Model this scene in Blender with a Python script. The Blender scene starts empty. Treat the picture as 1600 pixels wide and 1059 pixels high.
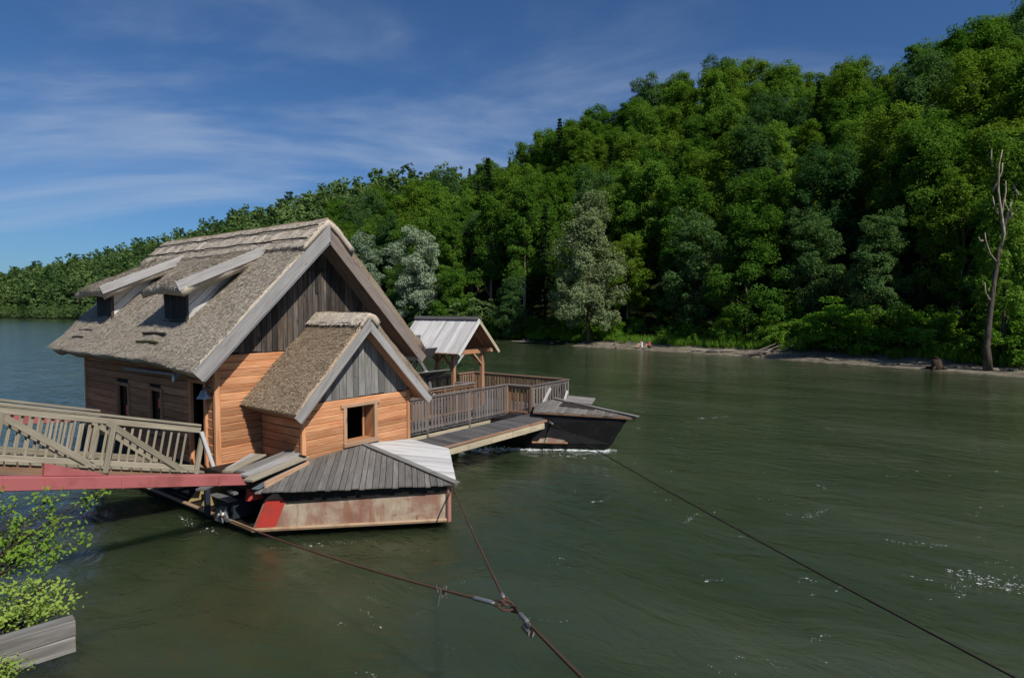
import bpy, math, random
import numpy as np
from mathutils import Vector, noise as mnoise

random.seed(7)
RNG = np.random.default_rng(11)
SC = bpy.context.scene
COL = SC.collection

# ---------------------------------------------------------------- camera
EYE = 4.7
cam_d = bpy.data.cameras.new('camera')
cam = bpy.data.objects.new('camera', cam_d)
COL.objects.link(cam)
cam.location = (0, 0, EYE)
cam.rotation_euler = (math.radians(90 - 2.79), 0, 0)
cam_d.sensor_width = 36
cam_d.lens = 36 * 953 / 1600
cam_d.clip_start = 0.1
cam_d.clip_end = 3000
SC.camera = cam

# ---------------------------------------------------------------- sky, sun, exposure
SUN_DIR = Vector((0.466, -0.628, 0.80)).normalized()       # towards the sun
sun_el = math.asin(SUN_DIR.z)
sun_az = math.atan2(SUN_DIR.x, SUN_DIR.y)                  # clockwise from +Y
W_ = bpy.data.worlds.new('World')
SC.world = W_
W_.use_nodes = True
nt = W_.node_tree
for n in list(nt.nodes):
    nt.nodes.remove(n)
def wn(t): return nt.nodes.new(t)
wl = nt.links.new
sky = wn('ShaderNodeTexSky')
sky.sky_type = 'NISHITA'
sky.sun_disc = False
sky.sun_elevation = sun_el
sky.sun_rotation = sun_az
sky.altitude = 300
sky.air_density = 1.0
sky.dust_density = 0.9
sky.ozone_density = 3.0
tc = wn('ShaderNodeTexCoord')
sep = wn('ShaderNodeSeparateXYZ'); wl(tc.outputs['Generated'], sep.inputs[0])
zz = wn('ShaderNodeMath'); zz.operation = 'MAXIMUM'; wl(sep.outputs['Z'], zz.inputs[0]); zz.inputs[1].default_value = 0.0
za = wn('ShaderNodeMath'); za.operation = 'ADD'; wl(zz.outputs[0], za.inputs[0]); za.inputs[1].default_value = 0.16
dx = wn('ShaderNodeMath'); dx.operation = 'DIVIDE'; wl(sep.outputs['X'], dx.inputs[0]); wl(za.outputs[0], dx.inputs[1])
dy = wn('ShaderNodeMath'); dy.operation = 'DIVIDE'; wl(sep.outputs['Y'], dy.inputs[0]); wl(za.outputs[0], dy.inputs[1])
cb = wn('ShaderNodeCombineXYZ'); wl(dx.outputs[0], cb.inputs[0]); wl(dy.outputs[0], cb.inputs[1])
mp = wn('ShaderNodeMapping'); wl(cb.outputs[0], mp.inputs[0])
mp.inputs['Rotation'].default_value = (0, 0, math.radians(-35))
mp.inputs['Scale'].default_value = (0.5, 1.3, 1)
mp.inputs['Location'].default_value = (7.7, 3.3, 0)
n1 = wn('ShaderNodeTexNoise'); wl(mp.outputs[0], n1.inputs['Vector'])
n1.inputs['Scale'].default_value = 0.75; n1.inputs['Detail'].default_value = 7; n1.inputs['Roughness'].default_value = 0.58
n1.inputs['Distortion'].default_value = 0.7
r1 = wn('ShaderNodeMapRange'); wl(n1.outputs['Fac'], r1.inputs[0])
r1.inputs[1].default_value = 0.42; r1.inputs[2].default_value = 0.70; r1.interpolation_type = 'SMOOTHSTEP'
r1.inputs[3].default_value = 0.0; r1.inputs[4].default_value = 0.5
mx = wn('ShaderNodeMix'); mx.data_type = 'RGBA'
tint = wn('ShaderNodeMix'); tint.data_type = 'RGBA'; tint.blend_type = 'MULTIPLY'
tint.inputs[0].default_value = 1.0; tint.inputs[7].default_value = (0.64, 1.0, 1.40, 1)
wl(sky.outputs[0], tint.inputs[6])
wl(r1.outputs[0], mx.inputs[0]); wl(tint.outputs[2], mx.inputs[6]); mx.inputs[7].default_value = (7.6, 9.0, 11.2, 1)
bg = wn('ShaderNodeBackground'); bg.inputs['Strength'].default_value = 0.055
wo = wn('ShaderNodeOutputWorld')
wl(mx.outputs[2], bg.inputs['Color']); wl(bg.outputs[0], wo.inputs['Surface'])

sun_d = bpy.data.lights.new('sun', 'SUN')
sun_d.energy = 4.8; sun_d.angle = math.radians(0.5); sun_d.color = (1.0, 0.93, 0.82)
sun = bpy.data.objects.new('sun', sun_d); COL.objects.link(sun)
sun.rotation_euler = SUN_DIR.to_track_quat('Z', 'Y').to_euler()
sun.location = (30, -40, 60)

SC.view_settings.view_transform = 'Standard'
SC.view_settings.look = 'None'
SC.view_settings.gamma = 1
SC.view_settings.exposure = 0.1
SC.view_settings.use_curve_mapping = False
SC.render.engine = 'CYCLES'
SC.cycles.use_denoising = True
SC.cycles.max_bounces = 6
SC.cycles.diffuse_bounces = 2
SC.cycles.glossy_bounces = 3
SC.cycles.transmission_bounces = 4
SC.cycles.transparent_max_bounces = 6

# ---------------------------------------------------------------- frames and helpers
TH = math.radians(37.1)
UU = Vector((math.sin(TH), math.cos(TH), 0))           # along the gable, away to the right
VV = Vector((-math.cos(TH), math.sin(TH), 0))          # along the ridge, downstream
O0 = Vector((-6.85338, 14.03234, 0))
ROT = math.pi / 2 - TH
def Wd(a, b, z):
    p = O0 + UU * a + VV * b
    return Vector((p.x, p.y, z))
V = Vector
OFF = {}

def thing(name, label, cat, origin=(0, 0, 0), house=True, group=None, rz=0.0):
    o = bpy.data.objects.new(name, None)
    o.empty_display_size = 0.2
    COL.objects.link(o)
    if house:
        o.location = Wd(*origin); o.rotation_euler = (0, 0, ROT)
    else:
        o.location = origin; o.rotation_euler = (0, 0, rz)
    o['label'] = label; o['category'] = cat
    if group: o['group'] = group
    OFF[o.name] = V(origin)
    return o

class MB:
    def __init__(s): s.v = []; s.f = []; s.uv = []
    def add(s, vs, fs, uvs):
        k = len(s.v); s.v += [tuple(p) for p in vs]
        s.f += [tuple(i + k for i in f) for f in fs]; s.uv += uvs
        return s
    def prism(s, poly, ext, ldir=None):
        poly = [V(p) for p in poly]; ext = V(ext); n = len(poly)
        nrm = ext.normalized()
        if ldir is None: ldir = (poly[1] - poly[0])
        l = V(ldir).normalized(); w = nrm.cross(l)
        r0, r1 = random.uniform(0, 50), random.uniform(0, 50)
        vs = poly + [p + ext for p in poly]
        area = V((0, 0, 0))
        for i in range(n): area += poly[i].cross(poly[(i + 1) % n])
        fs = [tuple(range(n)), tuple(range(2 * n - 1, n - 1, -1))]
        for i in range(n):
            j = (i + 1) % n; fs.append((i, i + n, j + n, j))
        if area.dot(ext) > 0: fs = [tuple(reversed(f)) for f in fs]
        uvs = []
        for f in fs:
            for i in f:
                p = vs[i]; uvs.append((p.dot(l) + r0, p.dot(w) + 0.7 * p.dot(nrm) + r1))
        return s.add(vs, fs, uvs)
    def bar(s, p0, p1, w, t, wdir=(0, 0, 1), ch=0.008):
        p0, p1 = V(p0), V(p1); l = (p1 - p0).normalized()
        wd = V(wdir); wd = (wd - l * wd.dot(l)).normalized(); td = l.cross(wd)
        a, b = w / 2, t / 2; c = min(ch, a * .6, b * .6)
        sec = [(-a + c, -b), (a - c, -b), (a, -b + c), (a, b - c), (a - c, b), (-a + c, b), (-a, b - c), (-a, -b + c)]
        vs = [p0 + wd * x + td * y for x, y in sec] + [p1 + wd * x + td * y for x, y in sec]
        r0, r1 = random.uniform(0, 50), random.uniform(0, 50); L = (p1 - p0).length
        fs = [tuple(range(7, -1, -1)), tuple(range(8, 16))]; uvs = []
        for f in fs:
            for i in f: uvs.append((r0 + sec[i % 8][1] * .1, r1 + sec[i % 8][0]))
        per = [0]
        for i in range(8):
            x0, y0 = sec[i]; x1, y1 = sec[(i + 1) % 8]; per.append(per[-1] + math.hypot(x1 - x0, y1 - y0))
        for i in range(8):
            j = (i + 1) % 8; fs.append((i, j, j + 8, i + 8))
            uvs += [(r0, r1 + per[i]), (r0, r1 + per[i + 1]), (r0 + L, r1 + per[i + 1]), (r0 + L, r1 + per[i])]
        return s.add(vs, fs, uvs)
    def box(s, lo, hi):
        x0, y0, z0 = lo; x1, y1, z1 = hi
        return s.prism([(x0, y0, z0), (x1, y0, z0), (x1, y1, z0), (x0, y1, z0)], (0, 0, z1 - z0))
    def tube(s, pts, rad, n=6, caps=True):
        pts = [V(p) for p in pts]
        if not hasattr(rad, '__len__'): rad = [rad] * len(pts)
        vs = []; up = V((0.13, 0.2, 1))
        L = 0; Ls = []
        for i, p in enumerate(pts):
            d = (pts[min(i + 1, len(pts) - 1)] - pts[max(i - 1, 0)]).normalized()
            if abs(d.dot(up.normalized())) > .96: e = V((1, 0, 0))
            else: e = up
            x = d.cross(e).normalized(); y = d.cross(x)
            for k in range(n):
                an = 2 * math.pi * k / n
                vs.append(p + (x * math.cos(an) + y * math.sin(an)) * rad[i])
            if i: L += (p - pts[i - 1]).length
            Ls.append(L)
        fs = []; uvs = []
        for i in range(len(pts) - 1):
            for k in range(n):
                k2 = (k + 1) % n
                fs.append((i * n + k, i * n + k2, (i + 1) * n + k2, (i + 1) * n + k))
                c = 2 * math.pi * rad[i]
                uvs += [(Ls[i], c * k / n), (Ls[i], c * (k + 1) / n), (Ls[i + 1], c * (k + 1) / n), (Ls[i + 1], c * k / n)]
        if caps:
            fs.append(tuple(range(n - 1, -1, -1))); uvs += [(0, 0)] * n
            m = (len(pts) - 1) * n
            fs.append(tuple(range(m, m + n))); uvs += [(0, 0)] * n
        return s.add(vs, fs, uvs)
    def lathe(s, c, prof, n=14):
        c = V(c); vs = []; fs = []; uvs = []
        for r, z in prof:
            for k in range(n):
                an = 2 * math.pi * k / n; vs.append(c + V((r * math.cos(an), r * math.sin(an), z)))
        for i in range(len(prof) - 1):
            for k in range(n):
                k2 = (k + 1) % n; fs.append((i * n + k, i * n + k2, (i + 1) * n + k2, (i + 1) * n + k)); uvs += [(0, 0)] * 4
        return s.add(vs, fs, uvs)
    def build(s, name, mat, parent=None, kind=None, label=None, smooth=False):
        off = OFF[parent.name] if parent else V((0, 0, 0))
        me = bpy.data.meshes.new(name)
        me.from_pydata([(p[0] - off.x, p[1] - off.y, p[2] - off.z) for p in s.v], [], s.f)
        uvl = me.uv_layers.new(name='UVMap')
        if len(s.uv) == len(me.loops): uvl.data.foreach_set('uv', [c for t in s.uv for c in t])
        me.materials.append(mat)
        if smooth: me.polygons.foreach_set('use_smooth', [True] * len(me.polygons))
        me.update()
        o = bpy.data.objects.new(name, me); COL.objects.link(o)
        if parent: o.parent = parent
        OFF[o.name] = off
        if kind: o['kind'] = kind
        if label: o['label'] = label
        return o

def clip(poly, k, val, keep_greater):
    out = []
    for i in range(len(poly)):
        p, q = poly[i], poly[(i + 1) % len(poly)]
        ip = (p[k] >= val) == keep_greater; iq = (q[k] >= val) == keep_greater
        if ip: out.append(p)
        if ip != iq:
            t = (val - p[k]) / (q[k] - p[k]); out.append(tuple(p[i2] + t * (q[i2] - p[i2]) for i2 in (0, 1)))
    return out

def planks(poly, pdir, width, gap, thick, mat, parent, name='plank', jit=0.003, endjit=0.0, wj=0.0, outward=None):
    """cover a flat polygon with separate planks running along pdir"""
    poly = [V(p) for p in poly]; o = poly[0]
    n = V((0, 0, 0))
    for i in range(len(poly)): n += (poly[i] - o).cross(poly[(i + 1) % len(poly)] - o)
    n.normalize()
    if outward is not None and n.dot(V(outward)) < 0: n = -n
    d = V(pdir); d = (d - n * d.dot(n)).normalized(); c = n.cross(d)
    P2 = [((p - o).dot(d), (p - o).dot(c)) for p in poly]
    q0, q1 = min(p[1] for p in P2), max(p[1] for p in P2)
    cnt = max(1, round((q1 - q0) / width)); edges = [q0]
    for i in range(1, cnt): edges.append(q0 + (q1 - q0) * (i + random.uniform(-wj, wj)) / cnt)
    edges.append(q1); res = []
    for i in range(cnt):
        pp = clip(clip(P2, 1, edges[i] + gap / 2, True), 1, edges[i + 1] - gap / 2, False)
        if len(pp) < 3: continue
        e = random.uniform(-endjit, endjit); m = min(x for x, y in pp)
        h = random.uniform(-jit, jit)
        pts = [o + d * (x + (e if x < m + 1e-4 else 0)) + c * y + n * (h - thick) for x, y in pp]
        res.append(MB().prism(pts, n * thick, d).build(name, mat, parent))
    return res

# ---------------------------------------------------------------- materials
MATS = {}
class NT:
    def __init__(s, name):
        s.m = bpy.data.materials.new(name); s.m.use_nodes = True
        s.t = s.m.node_tree; s.b = s.t.nodes['Principled BSDF']; s.out = s.t.nodes['Material Output']
    def n(s, t, **k):
        x = s.t.nodes.new(t)
        for a, b in k.items(): setattr(x, a, b)
        return x
    def l(s, a, b): s.t.links.new(a, b)
    def noise(s, vec, scale, detail=4, rough=.55, dist=0.0):
        x = s.n('ShaderNodeTexNoise'); s.l(vec, x.inputs['Vector'])
        x.inputs['Scale'].default_value = scale; x.inputs['Detail'].default_value = detail
        x.inputs['Roughness'].default_value = rough; x.inputs['Distortion'].default_value = dist
        return x.outputs['Fac']
    def ramp(s, fac, stops):
        x = s.n('ShaderNodeValToRGB'); s.l(fac, x.inputs[0]); e = x.color_ramp.elements
        while len(e) < len(stops): e.new(0.5)
        for i, (p, c) in enumerate(stops): e[i].position = p; e[i].color = (*c, 1) if len(c) == 3 else c
        return x.outputs[0]
    def map(s, vec, scale=(1, 1, 1), rot=(0, 0, 0)):
        x = s.n('ShaderNodeMapping'); s.l(vec, x.inputs[0]); x.inputs['Scale'].default_value = scale; x.inputs['Rotation'].default_value = rot
        return x.outputs[0]
    def rng(s, v, a, b, c=0., d=1., smooth=False):
        x = s.n('ShaderNodeMapRange'); s.l(v, x.inputs[0])
        if smooth: x.interpolation_type = 'SMOOTHSTEP'
        for i, q in enumerate((a, b, c, d)): x.inputs[i + 1].default_value = q
        return x.outputs[0]
    def mix(s, f, a, b, mode='MIX'):
        x = s.n('ShaderNodeMix', data_type='RGBA', blend_type=mode)
        for sock, q in ((x.inputs[0], f), (x.inputs[6], a), (x.inputs[7], b)):
            if isinstance(q, (int, float)): sock.default_value = q
            elif isinstance(q, tuple): sock.default_value = (*q, 1)
            else: s.l(q, sock)
        return x.outputs[2]
    def math(s, op, a, b=0.5):
        x = s.n('ShaderNodeMath', operation=op)
        for i, q in enumerate((a, b)):
            if isinstance(q, (int, float)): x.inputs[i].default_value = q
            else: s.l(q, x.inputs[i])
        return x.outputs[0]
    def bump(s, h, strength=.4, dist=.02):
        x = s.n('ShaderNodeBump'); s.l(h, x.inputs['Height']); x.inputs['Strength'].default_value = strength; x.inputs['Distance'].default_value = dist
        s.l(x.outputs[0], s.b.inputs['Normal']); return x.outputs[0]
    def set(s, **k):
        for a, b in k.items():
            a = {'col': 'Base Color', 'rough': 'Roughness', 'metal': 'Metallic', 'spec': 'Specular IOR Level'}[a]
            if isinstance(b, (int, float)): s.b.inputs[a].default_value = b
            elif isinstance(b, tuple): s.b.inputs[a].default_value = (*b, 1)
            else: s.l(b, s.b.inputs[a])
        return s

def wood(name, dark, mid, light, grain=28.0, stain=None, stain_amt=.6, vary=.35, rough=.8, bump=.35, knots=None):
    t = NT(name); uv = t.n('ShaderNodeUVMap').outputs[0]
    oi = t.n('ShaderNodeObjectInfo').outputs['Random']
    g = t.noise(t.map(uv, (1.2, grain, 1)), 1.6, 6, .62, .3)
    big = t.noise(t.map(uv, (.55, 5, 1)), 1.3, 4, .6)
    c = t.ramp(t.math('ADD', t.math('MULTIPLY', g, .62), t.math('MULTIPLY', big, .38)),
               [(.30, dark), (.50, mid), (.70, light)])
    if stain:
        sm = t.rng(t.noise(t.map(uv, (.8, 7, 1)), .9, 5, .65), .47, .66, 0, stain_amt, True)
        c = t.mix(sm, c, stain)
    k = t.noise(t.map(uv, (2.2, 9, 1)), 1.1, 2, .4)
    km = t.rng(k, .70, .74, 0, .75, True)
    c = t.mix(km, c, knots or tuple(q * .35 for q in dark))
    v = t.rng(oi, 0, 1, 1 - vary, 1 + vary * .7)
    hs = t.n('ShaderNodeHueSaturation'); t.l(c, hs.inputs['Color']); t.l(v, hs.inputs['Value'])
    t.set(col=hs.outputs[0], rough=rough, spec=.25)
    t.bump(g, bump, .012)
    return t.m

def paint(name, col, dirt, amt=.5, rough=.5, metal=0.0, scale=3.0):
    t = NT(name); ob = t.n('ShaderNodeTexCoord').outputs['Object']
    a = t.rng(t.noise(ob, scale, 6, .65), .48, .68, 0, amt, True)
    c = t.mix(a, col, dirt)
    t.set(col=c, rough=rough, metal=metal, spec=.3); t.bump(t.noise(ob, 40, 3), .1, .005)
    return t.m

M = {}
M['orange'] = wood('larch_siding', (.31, .135, .06), (.50, .245, .122), (.64, .375, .225), 22, (.36, .11, .035), .55, .34, .7, .35)
M['orange_grey'] = wood('larch_greying', (.26, .16, .10), (.42, .27, .17), (.52, .37, .26), 24, (.38, .18, .08), .5, .25)
M['gable'] = wood('scorched_planks', (.014, .012, .011), (.062, .054, .049), (.20, .172, .148), 34, (.22, .13, .07), .3, .62, .85, .5)
M['grey'] = wood('weathered_planks', (.095, .09, .085), (.175, .168, .158), (.27, .26, .245), 30, (.10, .095, .09), .5, .28, .85, .45)
M['annex_gable'] = wood('grey_gable_planks', (.08, .078, .075), (.18, .176, .17), (.30, .295, .285), 30, (.07, .065, .06), .55, .45, .85, .45)
M['barge'] = wood('bargeboards', (.21, .205, .205), (.31, .305, .305), (.41, .40, .40), 22, (.12, .10, .085), .35, .15, .85, .35)
M['barge_red'] = wood('bargeboards_brown', (.10, .085, .077), (.175, .15, .137), (.26, .23, .21), 22, (.22, .12, .07), .3, .15, .85, .35)
M['pale'] = wood('silvered_and_glare_boards', (.38, .38, .39), (.54, .54, .545), (.68, .68, .68), 26, (.30, .29, .29), .45, .24, .75, .35)
M['roofgrey'] = wood('boat_roof_planks', (.085, .08, .076), (.15, .142, .135), (.225, .215, .20), 30, (.085, .078, .07), .5, .3, .85, .5)
M['deckdark'] = wood('dark_deck_boards', (.05, .048, .05), (.095, .09, .092), (.15, .145, .145), 30, (.06, .055, .05), .5, .3, .8, .4)
M['rail'] = wood('grey_rail', (.085, .075, .072), (.145, .13, .124), (.215, .195, .185), 26, (.17, .10, .06), .4, .3, .85, .35)
M['railred'] = wood('brown_rail', (.13, .075, .045), (.235, .135, .085), (.33, .215, .15), 26, (.14, .12, .11), .5, .3, .8, .35)
M['cream'] = wood('pale_beam', (.30, .25, .165), (.42, .365, .26), (.52, .47, .36), 18, (.25, .21, .14), .5, .12, .8, .3)
M['bridge'] = wood('lichened_bridge_wood', (.15, .13, .095), (.265, .235, .18), (.385, .35, .28), 24, (.20, .185, .125), .5, .22, .85, .4)
M['timber'] = wood('squared_timber', (.11, .105, .098), (.20, .195, .185), (.29, .285, .275), 16, (.08, .075, .07), .55, .15, .85, .5)
M['beam'] = wood('red_brown_beam', (.22, .10, .05), (.36, .18, .10), (.46, .27, .17), 22, (.5, .4, .33), .3, .15, .75, .3)
M['drift'] = wood('driftwood_bleached', (.12, .10, .085), (.22, .19, .16), (.33, .30, .26), 14, None, 0, .3, .9, .4)
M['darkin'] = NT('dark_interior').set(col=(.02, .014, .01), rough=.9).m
M['black'] = paint('black_tar_and_shade', (.008, .008, .009), (.022, .019, .016), .6, .55)
M['blackwood'] = wood('tarred_and_shaded_board', (.012, .011, .011), (.025, .023, .022), (.05, .045, .04), 26, None, 0, .2, .7, .3)
M['redsteel'] = paint('faded_red_steel', (.36, .11, .112), (.20, .06, .05), .6, .55, 0, 2.2)
M['redfresh'] = paint('bright_red_steel', (.42, .045, .035), (.25, .05, .04), .6, .5)
M['grey_metal'] = paint('galvanised_metal', (.30, .31, .32), (.16, .14, .12), .5, .4, .6)
M['blue_metal'] = paint('blue_grey_flashing', (.115, .14, .17), (.08, .085, .09), .5, .5, .1)
M['bluedark'] = paint('dark_blue_steel', (.02, .027, .04), (.04, .035, .03), .5, .5)
M['yellow_metal'] = paint('yellowed_flange', (.30, .235, .10), (.16, .10, .05), .6, .6)
M['rope'] = paint('rusty_steel_cable', (.10, .05, .036), (.04, .023, .02), .6, .7, .2, 25)
M['rope_dark'] = paint('dark_steel_cable', (.028, .020, .017), (.06, .03, .02), .5, .7, .2, 25)
M['white_metal'] = paint('white_lamp_metal', (.62, .62, .60), (.4, .38, .35), .4, .4)
M['glass'] = NT('dark_window_glass').set(col=(.012, .013, .015), rough=.08, spec=.5).m
M['foam'] = NT('white_foam').set(col=(.52, .57, .58), rough=.8).m
M['skin'] = NT('skin').set(col=(.50, .28, .20), rough=.6).m
M['hair'] = NT('brown_hair').set(col=(.03, .018, .012), rough=.6).m
M['white_cloth'] = NT('white_cloth').set(col=(.70, .66, .66), rough=.9).m
M['red_cloth'] = NT('red_cloth').set(col=(.60, .05, .09), rough=.9).m
M['dark_cloth'] = NT('dark_cloth').set(col=(.03, .03, .04), rough=.9).m

def rust_hull():
    t = NT('rust_streaked_hull'); ob = t.n('ShaderNodeTexCoord').outputs['Object']
    st = t.noise(t.map(ob, (4, 4, .7)), 1.2, 6, .6)
    bl = t.noise(ob, 1.3, 6, .62, .4)
    c = t.ramp(bl, [(.30, (.20, .105, .075)), (.47, (.29, .185, .14)), (.56, (.36, .29, .22)), (.68, (.50, .45, .33))])
    c = t.mix(t.rng(st, .50, .68, 0, .65, True), c, (.22, .09, .055))
    sp = t.noise(ob, 5.5, 7, .7)
    c = t.mix(t.rng(sp, .60, .66, 0, .8, True), c, (.17, .06, .03))
    t.set(col=c, rough=.65, spec=.25); t.bump(sp, .25, .01)
    return t.m
M['rusthull'] = rust_hull()

def thatch_mat(name, d, m, l):
    t = NT(name); ob = t.n('ShaderNodeTexCoord').outputs['Object']
    f = t.noise(ob, 44, 3, .7); b = t.noise(ob, .9, 5, .6); mm = t.noise(ob, 5, 4, .6)
    c = t.ramp(f, [(.34, d), (.50, m), (.66, l)])
    c = t.mix(t.rng(b, .42, .68, 0, .5, True), c, (.36, .30, .235))
    c = t.mix(t.rng(mm, .55, .75, 0, .4, True), c, (.22, .18, .135))
    t.set(col=c, rough=.95, spec=.08); t.bump(f, .4, .02)
    return t.m
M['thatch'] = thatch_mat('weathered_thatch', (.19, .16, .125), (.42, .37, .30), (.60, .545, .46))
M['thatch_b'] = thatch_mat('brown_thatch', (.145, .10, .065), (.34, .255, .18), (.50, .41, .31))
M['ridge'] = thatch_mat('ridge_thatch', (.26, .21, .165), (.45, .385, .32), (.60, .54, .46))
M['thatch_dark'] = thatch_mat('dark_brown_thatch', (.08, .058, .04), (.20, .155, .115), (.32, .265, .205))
def reed_mat(name, cols):
    t = NT(name); a = t.n('ShaderNodeAttribute', attribute_name='tint')
    c = t.ramp(a.outputs['Fac'], [(0, cols[0]), (.5, cols[1]), (1, cols[2])])
    t.set(col=c, rough=.9, spec=.1); return t.m
M['reeds'] = reed_mat('grey_reed_ends', ((.15, .125, .095), (.42, .37, .30), (.64, .58, .50)))
M['reeds_b'] = reed_mat('brown_reed_ends', ((.125, .09, .058), (.34, .26, .18), (.52, .43, .325)))

def leaf_mat(name, lo, hi, trans=.37, vary=.3, attr=False, ns=.9):
    t = NT(name); t.t.nodes.remove(t.b)
    oi = t.n('ShaderNodeObjectInfo').outputs['Random']
    if attr: oi = t.n('ShaderNodeAttribute', attribute_name='tint').outputs['Fac']
    ge = t.n('ShaderNodeTexCoord').outputs['Object']
    nz = t.noise(ge, ns, 3, .6)
    f = t.math('ADD', t.math('MULTIPLY', oi, .62), t.math('MULTIPLY', nz, .42))
    c = t.ramp(f, [(.15, lo), (.85, hi)])
    d = t.n('ShaderNodeBsdfDiffuse'); t.l(c, d.inputs[0])
    tr = t.n('ShaderNodeBsdfTranslucent')
    c2 = t.mix(1.0, c, (1.15, 1.15, .55), 'MULTIPLY'); t.l(c2, tr.inputs[0])
    ms = t.n('ShaderNodeMixShader'); ms.inputs[0].default_value = trans
    t.l(d.outputs[0], ms.inputs[1]); t.l(tr.outputs[0], ms.inputs[2]); t.l(ms.outputs[0], t.out.inputs['Surface'])
    return t.m
M['leaf'] = leaf_mat('beech_leaves', (.042, .115, .016), (.125, .225, .034))
M['leaf_fresh'] = leaf_mat('fresh_green_leaves', (.06, .15, .02), (.15, .265, .04))
M['leaf_blue'] = leaf_mat('blue_green_leaves', (.036, .095, .03), (.095, .175, .058))
M['leaf_yellow'] = leaf_mat('olive_green_leaves', (.058, .135, .014), (.14, .23, .03))
M['leaf_mass'] = leaf_mat('distant_leaves', (.035, .085, .028), (.17, .255, .095), attr=True)
M['leaf_dark'] = leaf_mat('spruce_needles', (.012, .030, .012), (.026, .052, .018), .15)
M['leaf_silver'] = leaf_mat('silver_willow_leaves', (.20, .275, .195), (.33, .41, .30), .3)
M['leaf_grey'] = leaf_mat('grey_willow_leaves', (.16, .215, .105), (.25, .31, .165), .3)
M['leaf_bright'] = leaf_mat('bright_shrub_leaves', (.075, .19, .018), (.15, .28, .035), .4)
M['leaf_bush'] = leaf_mat('foreground_leaves', (.17, .30, .04), (.40, .53, .13), .45, ns=9)
def bark(name, a, b):
    t = NT(name); ob = t.n('ShaderNodeTexCoord').outputs['Object']
    n = t.noise(t.map(ob, (5, 5, 1.2)), 1.5, 5, .65)
    t.set(col=t.ramp(n, [(.35, a), (.65, b)]), rough=.95, spec=.1); t.bump(n, .6, .04); return t.m
M['bark'] = bark('grey_bark', (.035, .028, .022), (.12, .105, .085))
M['bark_pale'] = bark('pale_bark', (.17, .125, .09), (.45, .39, .31))
M['bark_dark'] = bark('brown_bark', (.022, .016, .012), (.07, .05, .036))

def water_mat():
    t = NT('river_water'); g = t.n('ShaderNodeNewGeometry').outputs['Position']
    rot = (0, 0, -ROT)
    vec = t.map(g, (1, 1, 1), rot)
    wide = t.noise(t.map(vec, (.20, .09, 1)), 1.0, 4, .55, .8)
    fine = t.noise(t.map(vec, (2.2, 1.3, 1)), 1.0, 6, .62, .9)
    mid = t.noise(t.map(vec, (.65, .33, 1)), 1.0, 4, .6, 1.2)
    c = t.ramp(wide, [(.30, (.019, .032, .012)), (.52, (.032, .047, .022)), (.75, (.052, .066, .038))])
    # scattered flecks of foam carried by the current
    fl = t.noise(t.map(vec, (3.0, 3.6, 1)), 1.0, 7, .72, .4)
    pt = t.noise(t.map(vec, (.16, .10, 1)), 1.0, 3, .5, .6)
    fm = t.math('MULTIPLY', t.rng(fl, .675, .71, 0, 1, True), t.rng(pt, .47, .60, 0, 1, True))
    c = t.mix(t.math('MULTIPLY', fm, .7), c, (.5, .54, .5))
    t.b.inputs['Subsurface Weight'].default_value = 1.0; t.b.inputs['Subsurface Radius'].default_value = (.5, .75, .5); t.b.inputs['Subsurface Scale'].default_value = 6.0
    t.set(col=c, spec=.5); t.b.inputs['IOR'].default_value = 1.33
    t.l(t.rng(fm, 0, 1, .10, .6), t.b.inputs['Roughness'])
    h = t.math('ADD', t.math('ADD', t.math('MULTIPLY', wide, 1.2), t.math('MULTIPLY', mid, 1.0)), t.math('MULTIPLY', fine, .42))
    t.bump(h, .6, .17)
    return t.m
M['water'] = water_mat()
def ground_mat():
    t = NT('forest_floor'); g = t.n('ShaderNodeNewGeometry').outputs['Position']
    n = t.noise(g, .8, 6, .65)
    c = t.ramp(n, [(.35, (.012, .014, .007)), (.55, (.02, .03, .009)), (.7, (.035, .034, .02))])
    t.set(col=c, rough=1, spec=.05); t.bump(n, .8, .3); return t.m
M['ground'] = ground_mat()
def sand_mat():
    t = NT('bank_sand'); g = t.n('ShaderNodeNewGeometry').outputs['Position']
    n = t.noise(g, 1.3, 7, .68); f = t.noise(g, 9, 4, .6)
    c = t.ramp(n, [(.34, (.07, .06, .042)), (.5, (.16, .14, .108)), (.68, (.26, .235, .19))])
    t.set(col=t.mix(t.rng(f, .5, .7, 0, .5), c, (.12, .10, .075)), rough=.95, spec=.1); t.bump(f, .8, .08); return t.m
M['sand'] = sand_mat()

# ---------------------------------------------------------------- terrain and water
BANK = [(120, -110), (60, 0), (44, 28), (35, 42.5), (30.7, 49.5), (24.4, 58.5), (17.5, 67.5), (10.2, 75), (-2, 86.5), (-40, 119),
        (-100, 178), (-185, 264), (-268, 322), (-430, 400)]
def catmull(P, step=2.0):
    P = [np.array(p, float) for p in P]; out = []
    for i in range(len(P) - 1):
        p0 = P[max(i - 1, 0)]; p1, p2 = P[i], P[i + 1]; p3 = P[min(i + 2, len(P) - 1)]
        n = max(2, int(np.linalg.norm(p2 - p1) / step))
        for k in range(n):
            t = k / n
            out.append(.5 * ((2 * p1) + (-p0 + p2) * t + (2 * p0 - 5 * p1 + 4 * p2 - p3) * t * t + (-p0 + 3 * p1 - 3 * p2 + p3) * t ** 3))
    out.append(P[-1]); return np.array(out)
BC = catmull(BANK)
BS = np.concatenate([[0], np.cumsum(np.linalg.norm(np.diff(BC, axis=0), axis=1))])
BD = np.gradient(BC, axis=0); BD /= np.linalg.norm(BD, axis=1)[:, None]
for _ in range(12): BD[1:-1] = (BD[:-2] + BD[1:-1] + BD[2:]) / 3
BD /= np.linalg.norm(BD, axis=1)[:, None]
BN = np.stack([BD[:, 1], -BD[:, 0]], 1)
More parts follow.
